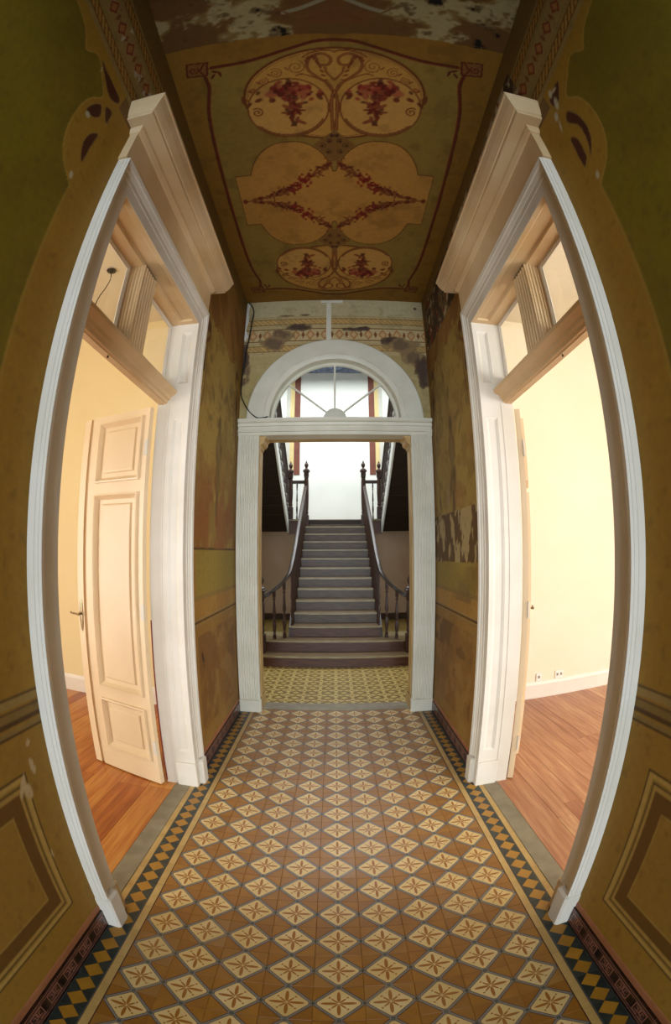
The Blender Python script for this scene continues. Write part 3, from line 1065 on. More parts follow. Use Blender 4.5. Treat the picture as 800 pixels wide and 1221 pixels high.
# end wall with the arched doorway
xs_f = np.linspace(-XW, XW, 270)
zs_f = np.unique(np.concatenate([np.arange(3.0, ZC, 0.0075), [ZC]]).round(4))
CZ = 3.235
g = painted_grid(xs_f, zs_f, lambda U, V: np.stack([U, np.full_like(U, YE), V], 1), far_wall_canvas,
                 lambda cx, cz: (cz < CZ + 0.02) & (np.abs(cx) < 0.9) | (np.hypot(cx, cz - CZ) < 0.86))
core = MB()
OPX = 0.835
core.box(-XW, -OPX - 0.02, YE + 0.002, YH, 0, CZ)
core.box(OPX + 0.02, XW, YE + 0.002, YH, 0, CZ)
core.box(-3.4, -XW, YE, YH, 0, 8.6)
core.box(XW, 3.4, YE, YH, 0, 8.6)
# solid round the arch
rings = []
for k in range(33):
    t = PI * k / 32
    c, s_ = math.cos(t), math.sin(t)
    m = max(abs(c) / XW, abs(s_) / (ZC + 0.1 - CZ))
    ox, oz = c / m, CZ + s_ / m
    ix, iz = 0.84 * c, CZ + 0.84 * s_
    rings.append([(ix, YE + 0.002, iz), (ox, YE + 0.002, oz), (ox, YH, oz), (ix, YH, iz)])
core.grid(rings, close=True)
core.box(-XW, XW, YE, YH, ZC + 0.1, 8.6)
w = fresco_object('wall_far', g, core, [M_FRESCO, M_HALL_TAN], '#b3a270', flip=False)
tag(w, 'end wall above the arch with stained painted frieze of ropes and diamonds', 'wall', 'structure')

# street wall behind the camera with the door and window openings
fw = MB()
zt = 5.0
for x0, x1 in ((-5.6, -3.6), (-1.8, -0.92), (0.92, 2.5), (5.5, 6.0)):
    fw.box(x0, x1, YF - 0.3, YF, 0, zt)
for x0, x1, z0, z1 in ((-3.6, -1.8, 0.6, 3.2), (2.5, 5.5, 0.4, 3.0)):
    fw.box(x0, x1, YF - 0.3, YF, 0, z0)
    fw.box(x0, x1, YF - 0.3, YF, z1, zt)
fw.box(-0.92, 0.92, YF - 0.3, YF, 3.25, zt)
tag(fw.build('wall_near', M_OUTER), 'street wall behind the viewer with front door and window openings', 'wall', 'structure')

# ------------------------------------------------------------------ side rooms
RZ = 4.62
for sg, xo, matw, side, yend in ((-1, -5.6, M_ROOM_L, 'left', 4.50), (1, 6.0, M_ROOM_R, 'right', 4.55)):
    xa = sg * XJ
    tag(MB().box(xa, xo, yend, yend + 0.08, 0, RZ).build('wall_' + side, matw), 'yellow end wall of the room behind the %s doorway' % side, 'wall', 'structure')
    ow = MB()
    w0, w1 = (-1.2, 0.6) if sg > 0 else (-0.7, 1.1)
    for ya_, yb_, za_, zb_ in ((YF, w0, 0, RZ), (w1, yend, 0, RZ), (w0, w1, 0, 0.45), (w0, w1, 2.7, RZ)):
        ow.box(xo, xo + sg * 0.1, ya_, yb_, za_, zb_)
    tag(ow.build('wall_' + side, matw), 'outer side wall of the room behind the %s doorway' % side, 'wall', 'structure')
    tag(MB().box(xa, xo, YF, yend, RZ, RZ + 0.1).build('ceiling', M_ROOM_CEIL), 'plain pale ceiling of the room behind the %s doorway' % side, 'ceiling', 'structure')
    sk = MB()
    prof = [(0, 0), (0.022, 0), (0.022, 0.17), (0.016, 0.19), (0.010, 0.205), (0, 0.21)]
    sk.grid([[(x, yend - p, z) for p, z in prof] for x in (xa, xo)], close=True, caps=True)
    tag(sk.build('baseboard_' + side, M_SKIRT), 'white skirting board along the end wall of the %s room' % side, 'skirting board', 'structure')
    # floor boards
    fl = MB().box(sg * 1.09, xo, YF, yend, -0.06, -0.022).build('floor', M_GROUT)
    tag(fl, 'plank floor of the room behind the %s doorway' % side, 'floor', 'structure')
    rr = random.Random(11 if sg < 0 else 23)
    x = 1.212
    widths = [0.195, 0.235, 0.24, 0.11, 0.19] if sg < 0 else [0.215, 0.12, 0.13, 0.20, 0.15]
    i = 0
    while x < abs(xo) - 0.02:
        w_ = widths[i % 5] if i < 5 else rr.uniform(0.12, 0.21)
        w_ = min(w_, abs(xo) - x)
        if x < 4.4:
            ycuts = [YF]
            y = YF + rr.uniform(0.8, 2.4)
            while y < yend - 0.5:
                ycuts.append(y)
                y += rr.uniform(2.0, 3.2)
            ycuts.append(yend)
        else:
            ycuts = [YF, yend]
        for a, b in zip(ycuts[:-1], ycuts[1:]):
            L = b - a
            m = MB().bbox(-w_ / 2 + 0.0008, w_ / 2 - 0.0008, -L / 2 + 0.0008, L / 2 - 0.0008, -0.02, 0, 0.0012)
            link('plank', m.mesh('plank', M_PLANK_L if sg < 0 else M_PLANK_R), fl, (sg * (x + w_ / 2), (a + b) / 2, 0))
        x += w_
        i += 1

# ------------------------------------------------------------------ corridor floor
floor = MB().box(-1.0755, 1.0755, YF, YH, -0.06, -0.018).build('floor', M_GROUT)
tag(floor, 'corridor floor of brown and cream patterned tiles with a dark diamond border', 'floor', 'structure')


def tile_mesh(name, sx, sy, t, mat, bev=0.0012):
    g = 0.0004
    x, y = sx / 2 - g, sy / 2 - g
    b = bev
    vs = [(-x, -y, -t), (x, -y, -t), (x, y, -t), (-x, y, -t), (-x, -y, -b), (x, -y, -b), (x, y, -b), (-x, y, -b),
          (-x + b, -y + b, 0), (x - b, -y + b, 0), (x - b, y - b, 0), (-x + b, y - b, 0)]
    fs = [(0, 1, 5, 4), (1, 2, 6, 5), (2, 3, 7, 6), (3, 0, 4, 7), (4, 5, 9, 8), (5, 6, 10, 9), (6, 7, 11, 10), (7, 4, 8, 11), (8, 9, 10, 11)]
    return MB().add(vs, fs).mesh(name, mat)


TM = tile_mesh('tile', 0.2, 0.2, 0.018, M_TILE)
BM_ = tile_mesh('border_tile', 0.11, 0.2, 0.018, M_BORDER)
SM = tile_mesh('strip_tile', 0.045, 0.2, 0.018, M_STRIP)
SM2 = tile_mesh('strip_tile', 0.038, 0.2, 0.018, M_STRIP)
YR = 4.545
rr = random.Random(2)
for k in range(31):
    y = YR - 0.2 * k
    if y < YF + 0.1:
        break
    for i in range(-4, 5):
        o = link('tile', TM, floor, (i * 0.2, y, rr.uniform(-0.0004, 0.0004)))
        o.rotation_euler = (rr.gauss(0, 0.0012), rr.gauss(0, 0.0012), 0)
    for sg in (-1, 1):
        link('strip_tile', SM, floor, (sg * 0.9225, y - 0.013, rr.uniform(-0.0003, 0.0003)))
        link('border_tile', BM_, floor, (sg * 1.0, y - 0.01, rr.uniform(-0.0003, 0.0003)))
for sg in (-1, 1):
    for k in range(8):
        link('strip_tile', SM2, floor, (sg * 1.0745, Y0 + 0.02 + 0.09 + 0.2 * k * 0.905, -0.0002)).scale = (1, .905, 1)
# thresholds: grey stone slabs in the three doorways
th = MB().bbox(-0.85, 0.85, YR + 0.1, 4.885, -0.03, 0.003, 0.004).build('threshold_slab', M_STONE, floor)
for sg in (-1, 1):
    MB().bbox(sg * 1.094, sg * 1.211, Y0 - 0.01, Y1 + 0.01, -0.03, 0.002, 0.003).build('threshold_slab', M_STONE, floor)

# hall floor, tiles of its own
hf = MB().box(-3.4, 3.4, YH, 12.3, -0.06, -0.018).build('floor', M_GROUT)
tag(hf, 'stair hall floor of olive and cream star tiles beyond the doorway', 'floor', 'structure')
HM = tile_mesh('tile', 0.2, 0.2, 0.018, M_HTILE)
for k in range(9):
    for i in range(-7, 8):
        link('tile', HM, hf, (i * 0.2, YH + 0.105 + 0.2 * k, rr.uniform(-0.0004, 0.0004)))
rest = MB()
for i in range(-17, 18):
    for k in range(37):
        if k < 9 and abs(i) <= 7:
            continue
        rest.add([(i * .2 + a, YH + .105 + .2 * k + b, 0) for a, b in ((-.099, -.099), (.099, -.099), (.099, .099), (-.099, .099))], [(0, 1, 2, 3)])
M_HTILE2 = paint('olive_tile_far', srgb('#7d6426'), srgb('#a38c4a'), 0.38, 18, 0.1, 0.45, 0.55)
o = rest.build('tile_field', M_HTILE2, hf)
o['kind'] = 'stuff'

# ------------------------------------------------------------------ Greek key skirting
KM = {}
for sg in (-1, 1):
    me = tile_mesh('skirting_tile', 0.12, 0.17, 0.012, M_KEY)
    KM[sg] = me
for sg, nm in ((-1, 'left'), (1, 'right')):
    bb = empty('baseboard_' + nm, (sg * XW, 0, 0), 'dark Greek key tile skirting with pink cap along the %s corridor wall' % nm, 'skirting', 'structure')
    for y0, y1 in ((YF + 0.1, 1.215), (2.955, 4.555)):
        y = y1
        while y - 0.17 > y0 - 0.1:
            # tile face turned to the corridor
            v = MB()
            t = 0.0125
            a, b_, h0, h1, e = -0.0846, 0.0846, -0.0595, 0.0595, 0.001
            X0, X1 = 0.0, -sg * t
            v.add([(X0, a, h0), (X0, b_, h0), (X0, b_, h1), (X0, a, h1), (X1, a + e, h0 + e), (X1, b_ - e, h0 + e), (X1, b_ - e, h1 - e), (X1, a + e, h1 - e)],
                  [(0, 1, 5, 4), (1, 2, 6, 5), (2, 3, 7, 6), (3, 0, 4, 7), (4, 5, 6, 7)])
            if ('k', sg) not in KM:
                KM[('k', sg)] = v.mesh('skirting_tile', M_KEY)
            if y - 0.17 < y0 - 0.02 and y0 > 2:
                y -= 0.17
                continue
            link('skirting_tile', KM[('k', sg)], bb, (0, y - 0.085, 0.0605))
            y -= 0.17
        cap = MB()
        pr = [(0, 0.121), (0.0050, 0.121), (0.0045, 0.150), (0.002, 0.157), (0, 0.158)]
        cap.grid([[(-sg * p, yy, z) for p, z in pr] for yy in (y0, y1)], close=True, caps=True)
        cap.build('cap_strip', M_TERRA_CAP, bb)


# ------------------------------------------------------------------ side doorways
def mitred(mb, sg, prof, base, closed=False):
    """sweep (offset, projection) round an opening: up, across, down"""
    ya, yb, zh = base
    rings = []
    for d, p in prof:
        x = sg * (XW - p)
        rings.append([(x, ya - d, 0.2), (x, ya - d, zh + d * 1.15), (x, yb + d, zh + d * 1.15), (x, yb + d, 0.2)])
    mb.grid(rings)
    return mb


def side_door(idx, sg, side, shaded_trim):
    root = empty('door_%d' % idx, (sg * XW, (Y0 + Y1) / 2, 0), 'tall white cased doorway with transom lights and heavy cornice in the %s wall' % side, 'doorway', 'structure')
    P = lambda mb, n, m, par=None, smooth=False: local(mb.build(n, m, root if par is None else par, smooth), root)
    # casing with stepped outer band
    prof = [(0.0, 0.034), (0.003, 0.038), (0.066, 0.038), (0.069, 0.042), (0.098, 0.042), (0.102, 0.046), (0.116, 0.052), (0.120, 0.054),
            (0.122, 0.062), (0.142, 0.067), (0.1450, 0.067), (0.1455, 0.054), (0.1485, 0.052), (0.1485, 0.036), (0.1525, 0.033), (0.1525, 0.0)]
    P(mitred(MB(), sg, prof, (Y0, Y1, ZH)), 'casing', M_CASE)
    for y0, y1 in ((Y0 - 0.158, Y0 + 0.002), (Y1 - 0.002, Y1 + 0.155)):
        pb = MB().bbox(sg * (XW + 0.03), sg * (XW - 0.080), min(y0, y1) if y0 < 2 else y0 + 0.05, y1 - 0.05 if y0 < 2 else y1, 0, 0.215, 0.012)
        pb.bbox(sg * (XW + 0.02), sg * (XW - 0.044), y0 + 0.006, y1 - 0.006, 0, 0.205, 0.002)
        P(pb, 'plinth_block', M_CASE)
    # entablature
    def around(prof, c0=1.255, c1=2.915):
        mb = MB()
        rings = []
        for p, z in prof:
            rings.append([(sg * XW, c0 - p, z), (sg * (XW - p), c0 - p, z), (sg * (XW - p), c1 + p, z), (sg * XW, c1 + p, z)])
        mb.grid(rings)
        return mb
    P(around([(0.0, 3.655), (0.050, 3.655), (0.050, 3.880), (0.060, 3.884), (0.074, 3.905), (0.076, 3.925), (0.0, 3.927)]), 'frieze_board', shaded_trim)
    P(around([(0.0, 3.928), (0.142, 3.928), (0.146, 3.932), (0.148, 3.950), (0.155, 3.954), (0.163, 3.970), (0.176, 4.000), (0.190, 4.048), (0.196, 4.052), (0.197, 4.07), (0.0, 4.085)]), 'cornice', shaded_trim)
    # jambs: panelled reveal
    xa, xb = XW - 0.036, XJ
    zt0, zt1 = 2.83, 2.95
    for yj, ny, m in ((Y1, -1, M_CASE), (Y0, 1, M_CASE_SHADED)):
        mb = MB()
        O, U, V, N = (sg * xa, yj, 0), (sg, 0, 0), (0, 0, 1), (0, ny, 0)
        Wd = xb - xa
        holes = [(0.030, 0.118, 0.30, 2.72), (0.030, 0.118, 2.985, 3.42)]
        mb.plate(O, U, V, N, (0, Wd, 0, ZH), holes)
        for h in holes:
            mb.rect_steps(O, U, V, N, h, [(0, 0), (0.004, -0.004), (0.010, -0.006), (0.018, -0.012), (0.022, -0.013)])
        # rebate bead for the leaf
        mb.box(sg * (xa + 0.155), sg * (xa + 0.168), yj, yj + ny * 0.004, 0.2, zt0)
        mb.box(sg * (xa + 0.001), sg * xb, yj - ny * 0.0145, yj - ny * 0.0195, 0, ZH)
        mb.add([(sg * xa, yj, 0), (sg * xa, yj - ny * 0.0195, 0), (sg * xa, yj - ny * 0.0195, ZH), (sg * xa, yj, ZH)], [(0, 1, 2, 3)])
        jb = P(mb, 'jamb', m)
        P(MB().bbox(sg * (xa - 0.008), sg * (xa + 0.155), yj - ny * 0.010, yj + ny * 0.018, 0, 0.205, 0.006), 'plinth', m)
    # head lining with a coffer
    mb = MB()
    O, U, V, N = (sg * xa, Y0, ZH), (sg, 0, 0), (0, 1, 0), (0, 0, -1)
    L = Y1 - Y0
    holes = [(0.03, 0.135, 0.05, L - 0.05)]
    mb.plate(O, U, V, N, (0, xb - xa, 0, L), holes)
    mb.rect_steps(O, U, V, N, holes[0], [(0, 0), (0.006, -0.006), (0.012, -0.014), (0.016, -0.014)])
    mb.box(sg * xa, sg * xb, Y0, Y1, ZH + 0.016, ZH + 0.02)
    P(mb, 'head_lining', shaded_trim)
    # transom bar
    mb = MB()
    pr = [(XJ - 0.01, zt0), (XJ - 0.055, zt0), (XJ - 0.058, zt0 + .006), (XJ - 0.075, zt0 + .008), (XJ - 0.078, zt0 + 0.03), (XJ - 0.095, zt0 + .036), (XJ - 0.100, zt0 + 0.055), (XJ - 0.118, zt0 + .066),
          (XJ - 0.140, zt0 + .080), (XJ - 0.145, zt0 + 0.100), (XJ - 0.10, zt0 + 0.116), (XJ - 0.05, zt1 + 0.02), (XJ - 0.05, zt1 + 0.06), (XJ - 0.01, zt1 + 0.06)]
    mb.grid([[(sg * x, y, z) for x, z in pr] for y in (Y0, Y1)], close=True, caps=True)
    P(mb, 'transom_bar', shaded_trim)
    # mullion, fluted
    ym0, ym1 = 1.985, 2.185
    mb = MB()
    pts = []
    x_in, x_out = XJ - 0.012, XJ - 0.135
    flute = [(0, x_in)]
    side_pts = []
    for k in range(5):
        a = x_in - 0.02 - k * 0.022
        side_pts += [(0.0, a), (0.006, a - 0.004), (0.006, a - 0.013), (0.0, a - 0.017)]
    face = []
    for k in range(5):
        a = 0.02 + k * 0.034
        face += [(a, 0.0), (a + .004, 0.006), (a + 0.02, 0.006), (a + 0.024, 0.0)]
    loop = [(ym0, x_in)] + [(ym0 + d, x) for d, x in side_pts] + [(ym0, x_out)] + [(ym0 + a, x_out + d) for a, d in face] + [(ym1, x_out)] + [(ym1 - d, x) for d, x in reversed(side_pts)] + [(ym1, x_in)]
    mb.grid([[(sg * x, y, z) for y, x in loop] for z in (zt1 - 0.02, ZH)], close=True, caps=True)
    P(mb, 'mullion', shaded_trim)
    # two transom sashes with panes
    for y0, y1 in ((Y0, ym0), (ym1, Y1)):
        rect = (y0, y1, zt1 + 0.045, ZH)
        mb = MB()
        for s_ in (1, -1):
            O = (sg * (XJ - 0.02 - 0.012 * s_), 0, 0)
            mb.rect_steps(O, (0, 1, 0), (0, 0, 1), (-sg * s_, 0, 0), rect, [(0, 0.0), (0.014, 0.0), (0.018, -0.006), (0.022, -0.011)], fill=False)
        P(mb, 'transom_sash', M_CASE)
        P(MB().box(sg * (XJ - 0.0215), sg * (XJ - 0.0185), y0 + 0.02, y1 - 0.02, zt1 + 0.065, ZH - 0.02), 'pane', M_GLASS)
    # hook on the underside of the transom bar
    hk = MB()
    yk = 1.93
    hk.tube([(sg * (XJ - 0.045), yk, zt0), (sg * (XJ - 0.045), yk, zt0 - 0.012), (sg * (XJ - 0.05), yk - 0.012, zt0 - 0.014)], 0.005, 6)
    P(hk, 'latch_hook', M_DARKMETAL)
    return root, P


def door_leaf(root, P, sg, hinge, ang, name='door_leaf'):
    """leaf in its own coordinates: s from the hinge, t towards the viewer, z"""
    hx, hy = hinge
    U = Vector((sg * math.cos(ang), math.sin(ang), 0))
    Nn = Vector((sg * math.sin(ang), -math.cos(ang), 0))       # face seen from the corridor
    O = Vector((hx, hy, 0))
    V = Vector((0, 0, 1))
    Wd, Hh, T = 0.60, 2.795, 0.042

    def pt(s, t, z): return O + U * s + Nn * t + V * z

    def obox(mb, s0, s1, t0, t1, z0, z1):
        vs = [pt(s, t, z) for z in (z0, z1) for t in (t0, t1) for s in (s0, s1)]
        mb.add(vs, [(0, 2, 3, 1), (4, 5, 7, 6), (0, 1, 5, 4), (2, 6, 7, 3), (0, 4, 6, 2), (1, 3, 7, 5)])
    panels = [(0.055, 0.515, 0.205, 0.64), (0.055, 0.515, 0.735, 2.19), (0.055, 0.515, 2.275, 2.74)]
    mb = MB()
    mb.plate(O + Nn * T, U, V, Nn, (0, Wd, 0.012, Hh), panels)
    for p in panels:
        mb.rect_steps(O + Nn * T, U, V, Nn, p, [(0, 0), (0.002, 0.018), (0.013, 0.020), (0.018, 0.010), (0.034, -0.012), (0.040, -0.018)], fill=False)
    # back and rims
    mb.plate(O, U, V, -Nn, (0, Wd, 0.012, Hh), [])
    for a, b in (((0, 0.012), (0, Hh)), ((Wd, 0.012), (Wd, Hh))):
        mb.add([pt(a[0], 0, a[1]), pt(a[0], T, a[1]), pt(b[0], T, b[1]), pt(b[0], 0, b[1])], [(0, 1, 2, 3)])
    for z in (0.012, Hh):
        mb.add([pt(0, 0, z), pt(Wd, 0, z), pt(Wd, T, z), pt(0, T, z)], [(0, 1, 2, 3)])
    # bottom rail strip, slightly proud
    obox(mb, 0.0, Wd, T, T + 0.004, 0.012, 0.13)
    leaf = P(mb, name, M_LEAF)
    for p in panels:
        q = (p[0] + 0.040, p[1] - 0.040, p[2] + 0.040, p[3] - 0.040)
        pm = MB().rect_steps(O + Nn * T, U, V, Nn, q, [(0, -0.018), (0.030, -0.018), (0.040, -0.007), (0.046, -0.006)])
        c = pm.build('panel', M_LEAF, leaf)
    # meeting stile: rebate groove, then the thick bead with the handle
    st = MB()
    obox(st, Wd, Wd + 0.035, 0.004, T - 0.016, 0.012, Hh)
    obox(st, Wd + 0.035, Wd + 0.105, 0.004, T + 0.002, 0.012, Hh)
    st.build('meeting_stile', M_LEAF, leaf)
    hd = MB()
    sc, zc = Wd + 0.068, 1.27
    # long escutcheon plate with rounded ends
    outl = []
    for k in range(16):
        t = 2 * PI * k / 16
        outl.append((0.020 * math.cos(t), 0.105 * math.sin(t) + 0.02 * (1 if math.sin(t) > 0 else -1)))
    hd.grid([[pt(sc + a * s_, T + h, zc + b * s_) for a, b in outl] for s_, h in ((1, 0.002), (1, 0.005), (0.8, 0.008))], close=True, caps=True)
    hd.tube([pt(sc, T + 0.005, zc + 0.012), pt(sc, T + 0.045, zc + 0.012)], 0.009, 8)
    hd.tube([pt(sc - 0.012, T + 0.045, zc + 0.010), pt(sc + 0.02, T + 0.047, zc + 0.014), pt(sc + 0.07, T + 0.045, zc + 0.012), pt(sc + 0.095, T + 0.040, zc + 0.016)], [0.010, 0.008, 0.007, 0.009], 8)
    hd.tube([pt(sc, T + 0.008, zc - 0.055), pt(sc, T + 0.011, zc - 0.055)], 0.006, 8)
    h = hd.build('handle', M_BRASS, leaf, True)
    h['label'] = 'worn brass lever handle on a long plate'
    for z in (0.33, 1.36, 2.50):
        hm = MB()
        hm.tube([pt(-0.004, T + 0.004, z - 0.06), pt(-0.004, T + 0.004, z + 0.06)], 0.0065, 8)
        obox(hm, 0.0, 0.028, T, T + 0.002, z - 0.055, z + 0.055)
        hm.build('hinge', M_CASE, leaf, False)
    return leaf


root, P = side_door(1, -1, 'left', M_CASE_SHADED)
door_leaf(root, P, -1, (-1.296, 2.735 + 0.042), math.radians(15))
MB_ = MB().box(-1.287, -1.279, Y1 - 0.006, Y1 - 0.001, 0.02, 1.30)
P(MB_, 'rebate_strip', M_RED)['label'] = 'dark red unpainted strip behind the door leaf'
root, P = side_door(2, 1, 'right', M_CASE_SHADED)
door_leaf(root, P, 1, (1.297, 2.80 + 0.02), math.radians(64.5))

# ------------------------------------------------------------------ arched doorway at the end
dr = empty('door_3', (0, YE, 0), 'white arched doorway with fluted pilasters at the corridor end', 'doorway', 'structure')
Q = lambda mb, n, m, smooth=False: local(mb.build(n, m, dr, smooth), dr)
for sg in (-1, 1):
    # fluted pilaster
    xa, xb = 0.83, 1.06
    yf = YE - 0.03
    loop = [(xa, YE + 0.02), (xa, yf)]
    n = 7
    for k in range(n):
        a = xa + 0.022 + k * (xb - xa - 0.044) / n
        w_ = (xb - xa - 0.044) / n
        loop += [(a + 0.004, yf), (a + 0.010, yf + 0.007), (a + w_ - 0.010, yf + 0.007), (a + w_ - 0.004, yf)]
    loop += [(xb, yf), (xb, YE + 0.02)]
    mb = MB().grid([[(sg * x, y, z) for x, y in loop] for z in (0.14, 3.05)], close=True, caps=True)
    Q(mb, 'pilaster', M_ARCH)
    Q(MB().bbox(sg * 0.818, sg * 1.066, YE - 0.048, YE + 0.03, 0, 0.145, 0.008), 'plinth_block', M_ARCH)
    # inner reveal
    mb = MB().box(sg * 0.835, sg * 0.856, YE - 0.01, YH, 0, 3.05)
    mb.bbox(sg * 0.818, sg * 0.836, YE + 0.0, YH + 0.005, 0, 0.15, 0.006)
    mb.box(sg * 0.825, sg * 0.836, YE + 0.07, YE + 0.12, 0.15, 3.0)
    Q(mb, 'jamb', M_JAMB_TAN)
    # shaped bracket under the lintel
    pr = [(0, 3.05), (0, 2.93), (0.012, 2.93), (0.02, 2.955), (0.045, 2.97), (0.058, 2.99), (0.06, 3.02), (0.078, 3.03), (0.078, 3.05)]
    mb = MB().grid([[(sg * (0.835 - a), y, z) for a, z in pr] for y in (YE + 0.02, YH - 0.02)], close=True, caps=True)
    Q(mb, 'bracket', M_JAMB_TAN)
# entablature across
pr = [(0.03, 3.046), (0.036, 3.046), (0.036, 3.070), (0.028, 3.074), (0.028, 3.082), (0.050, 3.086), (0.050, 3.112), (0.036, 3.118), (0.036, 3.145), (0.056, 3.150), (0.062, 3.172), (0.046, 3.176), (0.046, 3.186), (0.066, 3.192), (0.078, 3.212), (0.080, 3.232), (0.03, 3.236)]
_old = [(0.03, 3.046), (0.036, 3.046), (0.036, 3.075), (0.042, 3.08), (0.042, 3.105), (0.036, 3.108), (0.036, 3.135), (0.044, 3.14), (0.05, 3.165), (0.046, 3.168), (0.048, 3.19), (0.058, 3.21), (0.060, 3.232), (0.03, 3.236)]
rings = [[(x, YE - p, z) for x in (-1.066, 1.066)] for p, z in pr]
mb = MB().grid(rings)
mb.box(-1.066, 1.066, YE - 0.03, YE + 0.16, 3.046, 3.236)
for sg in (-1, 1):
    for z, p in ((3.062, .038), (3.12, .038), (3.20, .056)):
        pass
Q(mb, 'entablature', M_ARCH)
Q(MB().box(-0.835, 0.835, YE + 0.16, YH, 3.046, 3.25), 'lintel', M_JAMB_TAN)
# archivolt


def arc_sweep(prof, n=48, cz=CZ, a0=0, a1=PI):
    rings = []
    for r, y in prof:
        rings.append([(r * math.cos(a0 + (a1 - a0) * k / n), y, cz + r * math.sin(a0 + (a1 - a0) * k / n)) for k in range(n + 1)])
    return rings


mb = MB().grid(arc_sweep([(0.985, YE + 0.02), (0.985, YE - 0.020), (0.975, YE - 0.028), (0.80, YE - 0.028), (0.795, YE - 0.018), (0.788, YE - 0.018), (0.782, YE - 0.026), (0.735, YE - 0.020), (0.728, YE - 0.014), (0.722, YE + 0.10), (0.722, YE + 0.12)]))
Q(mb, 'archivolt', M_ARCH, True)
Q(MB().grid(arc_sweep([(0.722, YE + 0.12), (0.76, YE + 0.13), (0.80, YH), (0.84, YH)])), 'arch_reveal', M_ARCH, True)

# fanlight
fan = empty('window_1', (0, YE + 0.10, CZ), 'semicircular fanlight with three radiating glazing bars above the far doorway', 'window', 'structure')
Fq = lambda mb, n, m, smooth=False: local(mb.build(n, m, fan, smooth), fan)
Fq(MB().box(-0.722, 0.722, YE + 0.085, YE + 0.125, CZ - 0.0, CZ + 0.035), 'bottom_rail', M_ARCH)
Fq(MB().grid(arc_sweep([(0.722, YE + 0.085), (0.690, YE + 0.085), (0.685, YE + 0.095), (0.685, YE + 0.115), (0.690, YE + 0.125), (0.722, YE + 0.125)])), 'arched_frame', M_ARCH, True)
angs = [PI * 0.215, PI / 2, PI * 0.785]
for a in angs:
    c, s_ = math.cos(a), math.sin(a)
    mb = MB()
    t = 0.0105
    rings = []
    for r in (0.10, 0.69):
        px, pz = r * c, CZ + 0.03 + r * s_ if a != PI / 2 else CZ + 0.03 + (r - 0.03) * s_
        nx, nz = -s_ * t, c * t
        rings.append([(px + nx, YE + 0.09, pz + nz), (px - nx, YE + 0.09, pz - nz), (px - nx * .6, YE + 0.12, pz - nz * .6), (px + nx * .6, YE + 0.12, pz + nz * .6)])
    mb.grid(rings, close=True, caps=True)
    Fq(mb, 'glazing_bar', M_ARCH)
hub = MB().grid(arc_sweep([(0.005, YE + 0.080), (0.10, YE + 0.080), (0.125, YE + 0.088), (0.13, YE + 0.10), (0.13, YE + 0.12), (0.005, YE + 0.125)], 16, CZ + 0.03))
Fq(hub, 'hub', M_ARCH, True)
bounds = [0.0] + angs + [PI]
for a, b in zip(bounds[:-1], bounds[1:]):
    n = 10
    vs, fs = [], []
    for y in (YE + 0.1035, YE + 0.1065):
        vs += [(0.10 * math.cos(a + (b - a) * k / n), y, CZ + 0.03 + 0.10 * math.sin(a + (b - a) * k / n)) for k in range(n + 1)]
        vs += [(0.69 * math.cos(a + (b - a) * k / n), y, CZ + 0.02 + 0.68 * math.sin(a + (b - a) * k / n)) for k in range(n + 1)]
    m_ = n + 1
    for k in range(n):
        fs.append((k, k + 1, m_ + k + 1, m_ + k))
        fs.append((2 * m_ + k, 2 * m_ + k + 1, 3 * m_ + k + 1, 3 * m_ + k))
    Fq(MB().add(vs, fs), 'pane', M_GLASS)

# ------------------------------------------------------------------ stair hall shell
HX, HYB, HZ = 3.2, 12.12, 7.9
tag(MB().box(-HX, HX, HYB, HYB + 0.1, 2.4, 8.6).build('wall_back', M_HALL_WHITE), 'white back wall above the stair landing', 'wall', 'structure')
for sg, side in ((-1, 'left'), (1, 'right')):
    mb = MB()
    for ya_, yb_, za_, zb_ in ((YH, 5.3, 0, 8.6), (6.9, HYB, 0, 8.6), (5.3, 6.9, 0, 0.8), (5.3, 6.9, 2.9, 8.6)):  # middle opening added to let the fill lamp in
        mb.box(sg * HX, sg * (HX + 0.1), ya_, yb_, za_, zb_)
    tag(mb.build('wall_' + side, M_HALL_WHITE), '%s side wall of the stair hall with an opening added for fill light' % side, 'wall', 'structure')
tag(MB().box(-HX, HX, 11.33, 11.43, 0, 2.40).build('wall_back', M_HALL_TAN), 'tan wall under the stair landing', 'wall', 'structure')
tag(MB().box(-HX, HX, 11.305, 11.33, 0, 0.16).build('baseboard_back', M_HALL_SKIRT), 'dark brown skirting of the tan wall under the landing', 'skirting', 'structure')
cm = MB()
for x0, x1, y0, y1 in ((-HX, -1.8, YH, HYB), (1.8, HX, YH, HYB), (-1.8, 1.8, YH, 8.8), (-1.8, 1.8, 11.0, HYB)):
    cm.box(x0, x1, y0, y1, 7.07, 7.17)
tag(cm.build('ceiling', M_BLUE), 'stair hall ceiling with a square skylight opening', 'ceiling', 'structure')
# upper floor slab whose edge shows through the top of the fanlight
tag(MB().box(-HX, HX, YH, 6.62, 4.86, 5.12).build('ceiling', M_HALL_TAN), 'underside of the upper floor over the front of the stair hall', 'ceiling', 'structure')
# painted upright bands on the back wall
for sg, w1 in ((-1, 'left'), (1, 'right')):
    a = tag(MB().box(sg * 0.995, sg * 1.165, HYB - 0.014, HYB, 3.95, 7.07).build('trim_1', M_TERRA), 'terracotta upright band on the white back wall, %s one' % w1, 'wall band', 'structure')
    MB().box(sg * 1.165, sg * 1.285, HYB - 0.010, HYB, 4.0, 7.07).build('yellow_edge', M_YELLOW, a)
    MB().box(sg * 1.285, sg * 1.40, HYB - 0.006, HYB, 3.9, 7.07).build('pale_edge', M_BEIGE, a)

